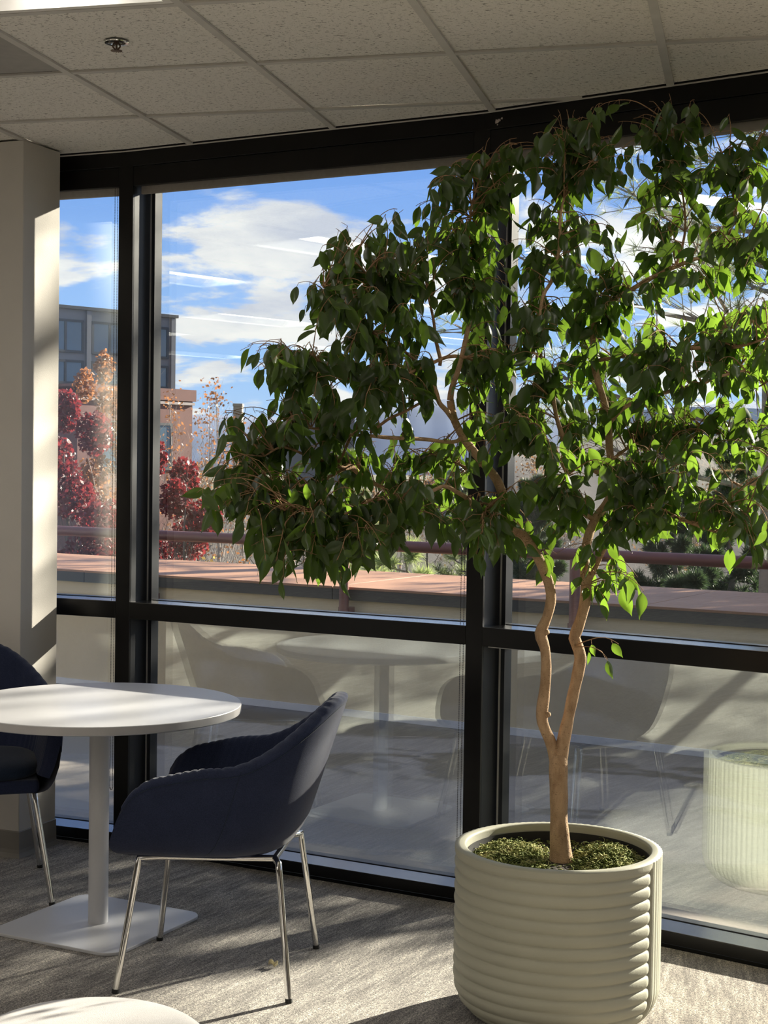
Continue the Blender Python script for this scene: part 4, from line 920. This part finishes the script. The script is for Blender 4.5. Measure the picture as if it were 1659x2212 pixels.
for X in (-.235, 1.065, 2.365, -1.535, -2.835):
    u = (X - PN.x * 7.80) / PT.x; b = MB(); b.tube([pp(u, 7.80, .54), pp(u, 7.80, 1.02)], .030, 14); po = b.build('post', 'rail', ra, 40)
    MB().quadbox(pp(u - .04, 7.80, .56), PT * .08, PN * (PD - 7.80), (0, 0, .10)).build('bracket', 'rail', po)

# ================================================================ beyond the terrace
rng = np.random.default_rng(11)
GZ = -4.0
def disc():
    V = [(0, 0, GZ)]; F = []
    a = np.linspace(-.9, .9, 40); rs = [11, 30, 80, 200, 600, 1500]
    g = MB(); g.grid([[(r * math.sin(t) * 1.0, r * math.cos(t), GZ) for t in a] for r in rs]); return g
tag(disc().build('ground', 'grass'), kind='structure')
def ridge(name, mat, xs, zf, y0, y1, kindname):
    rows = []
    for v, zk in ((0, 0.0), (.25, .45), (.55, .85), (.8, 1.0), (1.0, .8)):
        rows.append([(x * (1 + v * .15), y0 + (y1 - y0) * v, GZ + (zf(x, v) - GZ) * zk) for x in xs])
    return tag(MB().grid(rows).build(name, mat, None, True), kind='structure')
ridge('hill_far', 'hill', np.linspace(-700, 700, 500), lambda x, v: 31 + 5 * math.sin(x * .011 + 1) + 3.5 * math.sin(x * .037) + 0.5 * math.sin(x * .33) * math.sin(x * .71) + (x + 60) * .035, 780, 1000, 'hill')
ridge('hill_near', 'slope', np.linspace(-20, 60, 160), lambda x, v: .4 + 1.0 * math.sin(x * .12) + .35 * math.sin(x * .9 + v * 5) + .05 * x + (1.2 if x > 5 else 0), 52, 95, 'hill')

# ---- buildings
def facade(name, p0, p1, z0, z1, depth, mat, label, cat='building'):
    """block whose visible face runs from p0 to p1"""
    a, b = Vector((*p0, 0)), Vector((*p1, 0)); t = (b - a); L = t.length; t.normalize(); n = Vector((-t.y, t.x, 0))
    r = root(name, a + t * L / 2 + n * depth / 2 + Vector((0, 0, GZ)), label, cat)
    MB().quadbox(a + Vector((0, 0, z0)), t * L, n * depth, (0, 0, z1 - z0)).build('wall', mat, r)
    return r, a, t, n, L
def windows(r, a, t, n, cells, frame='win_frame'):
    for u0, u1, z0, z1, mull in cells:
        f = MB(); e = .09; 
        f.quadbox(a + t * u0 - n * .06 + Vector((0, 0, z0)), t * (u1 - u0), n * .05, (0, 0, e)).quadbox(a + t * u0 - n * .06 + Vector((0, 0, z1 - e)), t * (u1 - u0), n * .05, (0, 0, e))
        for u in [u0, u1 - e] + ([(u0 + u1) / 2 - e / 2] if mull else []): f.quadbox(a + t * u - n * .06 + Vector((0, 0, z0 + e)), t * e, n * .05, (0, 0, z1 - z0 - 2 * e))
        w_ = f.build('window', frame, r)
        MB().quadbox(a + t * (u0 + e) - n * .03 + Vector((0, 0, z0 + e)), t * (u1 - u0 - 2 * e), n * .02, (0, 0, z1 - z0 - 2 * e)).build('pane', 'win_far', w_)
b1, a, t, n, L = facade('office_building', (-16.0, 54.7), (-8.545, 61.5), 4.15, 7.33, 14, 'grey_clad', 'grey clad office block on a brick base with blue windows, far left')
MB().quadbox(a - n * .06 + Vector((0, 0, GZ)), t * (L + .05), n * 14, (0, 0, 4.15 - GZ)).build('brick_base', 'brick', b1)
MB().quadbox(a - n * .14 + Vector((0, 0, 3.95)), t * (L + .1), n * .2, (0, 0, .2)).build('stone_band', 'stone_band', b1)
MB().quadbox(a - n * .12 + Vector((0, 0, 7.28)), t * (L + .12), n * 14.2, (0, 0, .12)).build('parapet_cap', 'win_frame', b1)
cells = []
for k in range(5):
    u1 = L - .30 - k * 1.95
    for z0, z1 in ((5.62, 6.88), (4.42, 5.34)): cells.append((u1 - 1.6, u1, z0, z1, True))
windows(b1, a, t, n, cells)
for k in range(5): MB().quadbox(a + t * (L - .30 - k * 1.95 + .1) - n * .1 + Vector((0, 0, 4.15)), t * .2, n * .1, (0, 0, 3.1)).build('pilaster', 'grey_clad', b1)
windows(b1, a - n * .06, t, n, [(L - 2.3 - k * 2.4, L - 1.0 - k * 2.4, 2.0, 3.6, True) for k in range(4)])
b2, a, t, n, L = facade('brick_wing', (-10.5, 52.0), (-7.09, 56.0), GZ, 4.05, 3, 'brick', 'lower red brick wing in front of the grey office block')
MB().quadbox(a - n * .1 + Vector((0, 0, 3.72)), t * (L + .1), n * 3.1, (0, 0, .42)).build('cornice', 'brick', b2)
MB().quadbox(a - n * .08 + Vector((0, 0, 3.58)), t * (L + .05), n * .2, (0, 0, .10)).build('stone_band', 'stone_band', b2)
windows(b2, a, t, n, [(L - 2.0, L - 1.0, 1.2, 2.9, False), (L - 4.2, L - 3.1, 1.2, 2.9, False)])
tw_ = root('stone_tower', (-10.6, 111, GZ), 'narrow tan stone tower rising against the blue hills', 'tower')
MB().prism([(-10.98, 110), (-10.36, 110), (-10.36, 111.2), (-10.98, 111.2)], GZ, 5.55).build('shaft', 'tower', tw_)
MB().prism([(-11.02, 109.95), (-10.32, 109.95), (-10.32, 111.25), (-11.02, 111.25)], 5.55, 5.75).build('cap', 'tower', tw_)
b3, a, t, n, L = facade('dark_building', (-4.1, 118), (-2.4, 119), GZ, 5.9, 8, 'dark_wall', 'dark flat-roofed building half hidden by the ficus leaves in the distance')
windows(b3, a, t, n, [(.3 + k * .6, .7 + k * .6, 4.0, 5.2, False) for k in range(2)])
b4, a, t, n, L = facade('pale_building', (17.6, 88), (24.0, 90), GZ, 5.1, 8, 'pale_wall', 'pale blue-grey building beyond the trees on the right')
windows(b4, a, t, n, [(.8 + k * 1.6, 1.9 + k * 1.6, z, z + 1.0, False) for k in range(3) for z in (3.2, 1.4)])
MB().quadbox(a + t * 4.9 - n * .3 + Vector((0, 0, GZ)), t * .5, n * .3, (0, 0, 9.1)).build('pier', 'stone_band', b4)

# ---- parked van
car = root('parked_van', (10.0, 68.5, GZ), 'white van parked beyond the parapet, glinting in the sun', 'van')
prof = [(-1.7, .35), (-1.7, 1.62), (-1.5, 1.72), (.55, 1.72), (.8, 1.62), (1.25, 1.02), (1.85, .88), (1.98, .62), (1.98, .35)]
b = MB(); k0 = len(prof); b.v = [Vector((10 + x, 67.6, GZ + z)) for x, z in prof] + [Vector((10 + x, 69.4, GZ + z)) for x, z in prof]
b.f = [tuple(reversed(range(k0))), tuple(range(k0, 2 * k0))] + [(i, (i + 1) % k0, k0 + (i + 1) % k0, k0 + i) for i in range(k0)]
b.build('body', 'car', car, bevel=.05)
MB().quadbox((10.82, 67.65, GZ + 1.58), (.40, 0, -.50), (0, 1.7, 0), (.02, 0, .012)).build('windscreen', 'car_glass', car)
for x0, x1 in ((-1.4, -.5), (-.4, .4)): MB().box(10 + x0, 10 + x1, 67.585, 67.61, GZ + 1.05, GZ + 1.5).build('side_window', 'car_glass', car)
for x in (-1.05, 1.25):
    for y in (67.58, 69.2): MB().tube([(10 + x, y, GZ + .33), (10 + x, y + .22, GZ + .33)], .33, 20).build('wheel', 'foot', car, 40)

# ---- trees
def tubes_np(segs, n=3):
    """segments [(p0, p1, r0, r1)] as open prisms"""
    P0 = np.array([s[0] for s in segs]); P1 = np.array([s[1] for s in segs]); r0 = np.array([s[2] for s in segs]); r1 = np.array([s[3] for s in segs])
    t = P1 - P0; t /= np.linalg.norm(t, axis=1)[:, None] + 1e-9; ref = np.where(np.abs(t[:, 2:3]) > .9, np.array([[1., 0, 0]]), np.array([[0, 0, 1.]]))
    a = np.cross(t, ref); a /= np.linalg.norm(a, axis=1)[:, None]; b = np.cross(t, a); V = []
    for k in range(n):
        d = a * math.cos(2 * math.pi * k / n) + b * math.sin(2 * math.pi * k / n); V += [P0 + d * r0[:, None], P1 + d * r1[:, None]]
    V = np.stack(V, 1).reshape(-1, 3); m = np.arange(len(segs))[:, None] * 2 * n; F = []
    for k in range(n): q = (k + 1) % n; F.append(m + np.array([[2 * k, 2 * q, 2 * q + 1, 2 * k + 1]]))
    return V, np.concatenate(F)
def cards(P, size, asp=1.0, droop=None):
    N = len(P); a = rng.normal(size=(N, 3)); a /= np.linalg.norm(a, axis=1)[:, None]
    if droop is not None: a = a * (1 - droop) + np.array([0, 0, -1.]) * droop; a /= np.linalg.norm(a, axis=1)[:, None]
    b = np.cross(a, rng.normal(size=(N, 3))); b /= np.linalg.norm(b, axis=1)[:, None]
    s = size * rng.uniform(.6, 1.3, N)[:, None]; V = np.stack([P - b * s * asp * .5, P + a * s * .5, P + b * s * asp * .5, P - a * s * .5], 1).reshape(-1, 3)
    return V, (np.arange(N)[:, None] * 4 + np.array([[0, 1, 2, 3]]))
def grow(segs, tips, p, d, L, r, depth, up, spread, nb=(2, 4)):
    k = 4; q = np.array(p, float); d = np.array(d, float)
    for i in range(k):
        d = d + rng.normal(0, .10, 3) + np.array([0, 0, up * .12]); d /= np.linalg.norm(d); e = q + d * L / k
        segs.append((q, e, r * (1 - .55 * i / k), r * (1 - .55 * (i + 1) / k))); q = e
        if depth > 0:
            for _ in range(int(rng.integers(*nb)) if i else 1):
                s = rng.normal(0, 1, 3); s -= d * s.dot(d); s /= np.linalg.norm(s) + 1e-9; dd = d * (1 - spread) + s * spread + np.array([0, 0, up * .3]); dd /= np.linalg.norm(dd)
                grow(segs, tips, q, dd, L * rng.uniform(.38, .62), r * .42, depth - 1, up, spread, nb)
    if depth <= 1: tips.append(q)
def tree(name, x, y, h, label, group=None, bark_='dark_bark', depth=3, spread=.55, up=.5, r=.09, leaf=None, nleaf=0, lsize=.08, crown=None, trunk_h=.3):
    rt = root(name, (x, y, GZ), label, 'tree', group); O = np.array([x, y, GZ]); segs, tips = [], []
    tp = [np.array([0, 0, 0.])] ; d = np.array([rng.normal(0, .05), rng.normal(0, .05), 1.])
    for i in range(6): tp.append(tp[-1] + d * h / 6 * .92 + np.array([rng.normal(0, .03), rng.normal(0, .03), 0]) * h * .3)
    mb = MB().tube([Vector(tuple(q)) for q in tp], [max(.008, r * (1 - i / 6.6)) for i in range(7)], 7); link('trunk', mb.mesh('trunk', bark_, True), rt)
    for i in range(int(h * 3.2)):
        f = trunk_h + (1 - trunk_h) * (i + rng.uniform()) / (h * 3.2); k = min(5, int(f * 6)); q = tp[k] + (tp[k + 1] - tp[k]) * (f * 6 - k); a = rng.uniform(0, 6.283)
        dd = np.array([math.cos(a) * spread, math.sin(a) * spread, .25 + up]); dd /= np.linalg.norm(dd)
        grow(segs, tips, q, dd, h * .34 * (1.15 - f) * rng.uniform(.6, 1.2), r * .36 * (1.1 - f), depth - 2, up, .5)
    V, F = tubes_np(segs); tag(link('branches', np_mesh('branches', V, F, bark_), rt), kind='stuff')
    if leaf:
        if crown is not None: P = crown(nleaf)
        else:
            allp = np.array([s[1] for s in segs]); P = allp[rng.integers(0, len(allp), nleaf)] + rng.normal(0, .09, (nleaf, 3))
        V, F = cards(P, lsize, .7); tag(link('foliage', np_mesh('foliage', V, F, leaf), rt), kind='stuff')
    return rt
def lumpy(rx, z0, z1, lobes, n_):
    """points in the outer shell of several lobes"""
    out = []
    C_ = [(rng.uniform(-.55, .55) * rx, rng.uniform(-.55, .55) * rx, z0 + (z1 - z0) * (k + .5) / lobes) for k in range(lobes)]
    def f(n):
        P = rng.normal(size=(n, 3)); P /= np.linalg.norm(P, axis=1)[:, None]; P *= (rng.uniform(.15, 1, n) ** .5)[:, None]
        i = rng.integers(0, lobes, n); c = np.array(C_)[i]; taper = 1.05 - .7 * (c[:, 2:3] - z0) / (z1 - z0)
        return c + P * np.concatenate([rx * .62 * taper, rx * .62 * taper, np.full((n, 1), (z1 - z0) / lobes * 1.05)], 1)
    return f
tree('red_maple', -4.95, 24, 6.1, 'dark red maple crown filling the narrow pane beside the column', None, 'dark_bark', 3, .45, .6, .08, 'red_leaf', 12000, .085, lumpy(1.15, 1.0, 6.45, 16, 0))
tree('red_maple', -3.50, 25.7, 5.6, 'dark red maple with a pointed crown right of the first mullion', None, 'dark_bark', 3, .45, .6, .08, 'red_leaf', 12000, .085, lumpy(1.05, .3, 5.75, 16, 0))
tree('orange_tree', -5.45, 30, 7.6, 'tall orange autumn tree behind the right edge of the narrow pane', None, 'pale_bark', 3, .4, .7, .08, 'orange_leaf', 5000, .10, lumpy(.95, 1.5, 7.5, 18, 0))
for x, y, h, lb in ((-3.12, 29.2, 7.45, 'tallest slender birch with sparse orange leaves against the clouds'), (-4.05, 31.9, 7.3, 'slender birch with sparse orange leaves in front of the brick wing'), (-4.95, 34.9, 7.3, 'pale stemmed birch rising in front of the grey office windows'), (-2.75, 32.2, 6.5, 'slender birch with orange leaves just left of the ficus leaves')):
    tree('birch', x, y, h, lb, None, 'pale_bark', 3, .34, .75, .045, 'orange_leaf', 420, .075)
tree('orange_sapling', -1.72, 18.5, 4.55, 'low sapling with pale orange leaves just behind the brown coping', None, 'dark_bark', 3, .7, .2, .05, 'yellow_leaf', 1500, .07)
GL = 'bare grey-brown tree in the woods beyond the terrace'
for k in range(20):
    x = -7 + 23 * (k + rng.uniform(.3, .7)) / 20; y = (39.5, 44.0, 48.5, 53.0)[k % 4] + rng.uniform(-.6, .6)
    tree('bare_tree', x, y, rng.uniform(4.6, 6.6), GL, 'bare trees beyond the terrace', 'pale_bark' if k % 3 == 0 else 'dark_bark', 4, .6, .35, .07, 'brown_leaf' if k % 2 else None, 700, .10)
def pine(name, x, y, z0, h, rad, label, tufts, mat='needle', nl=.17, nb=26, low=.3, per=16, nw=.006, group=None, bark_='dark_bark'):
    rt = root(name, (x, y, z0), label, 'tree', group); segs, P, D = [], [], []
    link('trunk', MB().tube([(rng.normal(0, .02) * i, rng.normal(0, .02) * i, h * i / 8) for i in range(9)], [max(.012, .022 * h * .9 * (1 - i / 8.6)) for i in range(9)], 10).mesh('trunk', bark_, True), rt)
    per_b = max(2, tufts // nb)
    for k in range(nb):
        f = low + (1 - low) * (k + .5) / nb; a = k * 2.399 + rng.uniform(-.3, .3); L = rad * (1.12 - f) / (1.12 - low) * rng.uniform(.75, 1.1)
        q = np.array([0, 0, h * f]); d = np.array([math.cos(a), math.sin(a), .05]); n_ = 7; pts = [q]
        for i in range(n_): d = d + np.array([rng.normal(0, .05), rng.normal(0, .05), .06]); d /= np.linalg.norm(d); e = q + d * L / n_; segs.append((q, e, .010 + .016 * L * (1 - i / n_) * .5, .010 + .016 * L * (1 - (i + 1) / n_) * .5)); q = e; pts.append(q)
        for j in range(per_b):
            s = rng.uniform(.25, 1); i = min(n_ - 1, int(s * n_)); p = pts[i] + (pts[i + 1] - pts[i]) * (s * n_ - i); dd = d + rng.normal(0, .75, 3); dd[2] += .25; dd /= np.linalg.norm(dd); l = L * rng.uniform(.08, .3) * (1.1 - s * .5); e = p + dd * l
            segs.append((p, e, .006, .004)); 
            for m in range(2): P.append(p + (e - p) * (1.0 if m else .6)); D.append(dd)
    V, F = tubes_np(segs); tag(link('branches', np_mesh('branches', V, F, bark_), rt), kind='stuff')
    P, D = np.array(P), np.array(D); N = len(P); Q = np.repeat(P, per, 0); DD = np.repeat(D, per, 0) + rng.normal(0, .62, (N * per, 3)); DD /= np.linalg.norm(DD, axis=1)[:, None]
    S_ = np.cross(DD, rng.normal(size=(N * per, 3))); S_ /= np.linalg.norm(S_, axis=1)[:, None]; ln = nl * rng.uniform(.6, 1.15, N * per)[:, None]
    V = np.stack([Q - S_ * nw * .5, Q + S_ * nw * .5, Q + DD * ln], 1).reshape(-1, 3); F = np.arange(N * per * 3).reshape(-1, 3)
    tag(link('needles', np_mesh('needles', V, F, mat), rt), kind='stuff'); return rt
pine('pine_tree', 3.75, 14.5, GZ, 12.6, 3.4, 'tall long-needled pine reaching in from the right edge', 1500, low=.40, nb=40, per=14)
rng = np.random.default_rng(1)
pine('pine_tree', 9.26, 15.08, GZ, 18.5, 3.8, 'pine standing out of the frame on the sunny side', 2800, low=.45, nb=56, per=16, nw=.012, nl=.2)
for x, y, h, lb in ((1.35, 26, 5.4, 'young pale green pine behind the second mullion'), (.25, 17, 4.75, 'low pale green pine just behind the coping left of the second mullion'), (-.35, 20, 4.9, 'pale green pine behind the lower left ficus leaves'), (-.9, 32.5, 5.9, 'pale green pine in the middle distance behind the ficus crown')):
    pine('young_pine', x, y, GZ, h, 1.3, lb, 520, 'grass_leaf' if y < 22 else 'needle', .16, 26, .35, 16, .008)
for x, y, h, rd, lb in ((5.9, 31, 6.0, 1.7, 'dark bushy conifer seen above the red rail on the right'), (8.0, 35, 6.6, 1.9, 'dark conifer at the right edge beyond the railing'), (3.35, 34, 5.2, 1.5, 'dark conifer between the two ficus stems'), (4.4, 22, 3.9, 1.3, 'low dark conifer behind the right stretch of coping')):
    pine('dark_conifer', x, y, GZ, h, rd, lb, 1500, 'dark_needle', .20, 40, .12, 22, .028)
rng = np.random.default_rng(21)
def flat_crown(rx, z0, z1):
    def f(n):
        P = rng.uniform(-1, 1, (n * 3, 3)); P = P[(np.abs(P) ** 3).sum(1) < 1][:n]
        return np.concatenate([P[:, :2] * rx, (z0 + z1) / 2 + P[:, 2:] * (z1 - z0) / 2], 1)
    return f
tree('unseen_shade_tree', 6.58, 12.10, 7.6, 'flat-topped tree out of the frame, added to shade the floor by the table', None, 'dark_bark', 3, .5, .4, .08, 'brown_leaf', 14000, .13, flat_crown(1.5, 3.6, 8.35))  # unseen tree added as a sun blocker, crown shaped flat to shade the floor
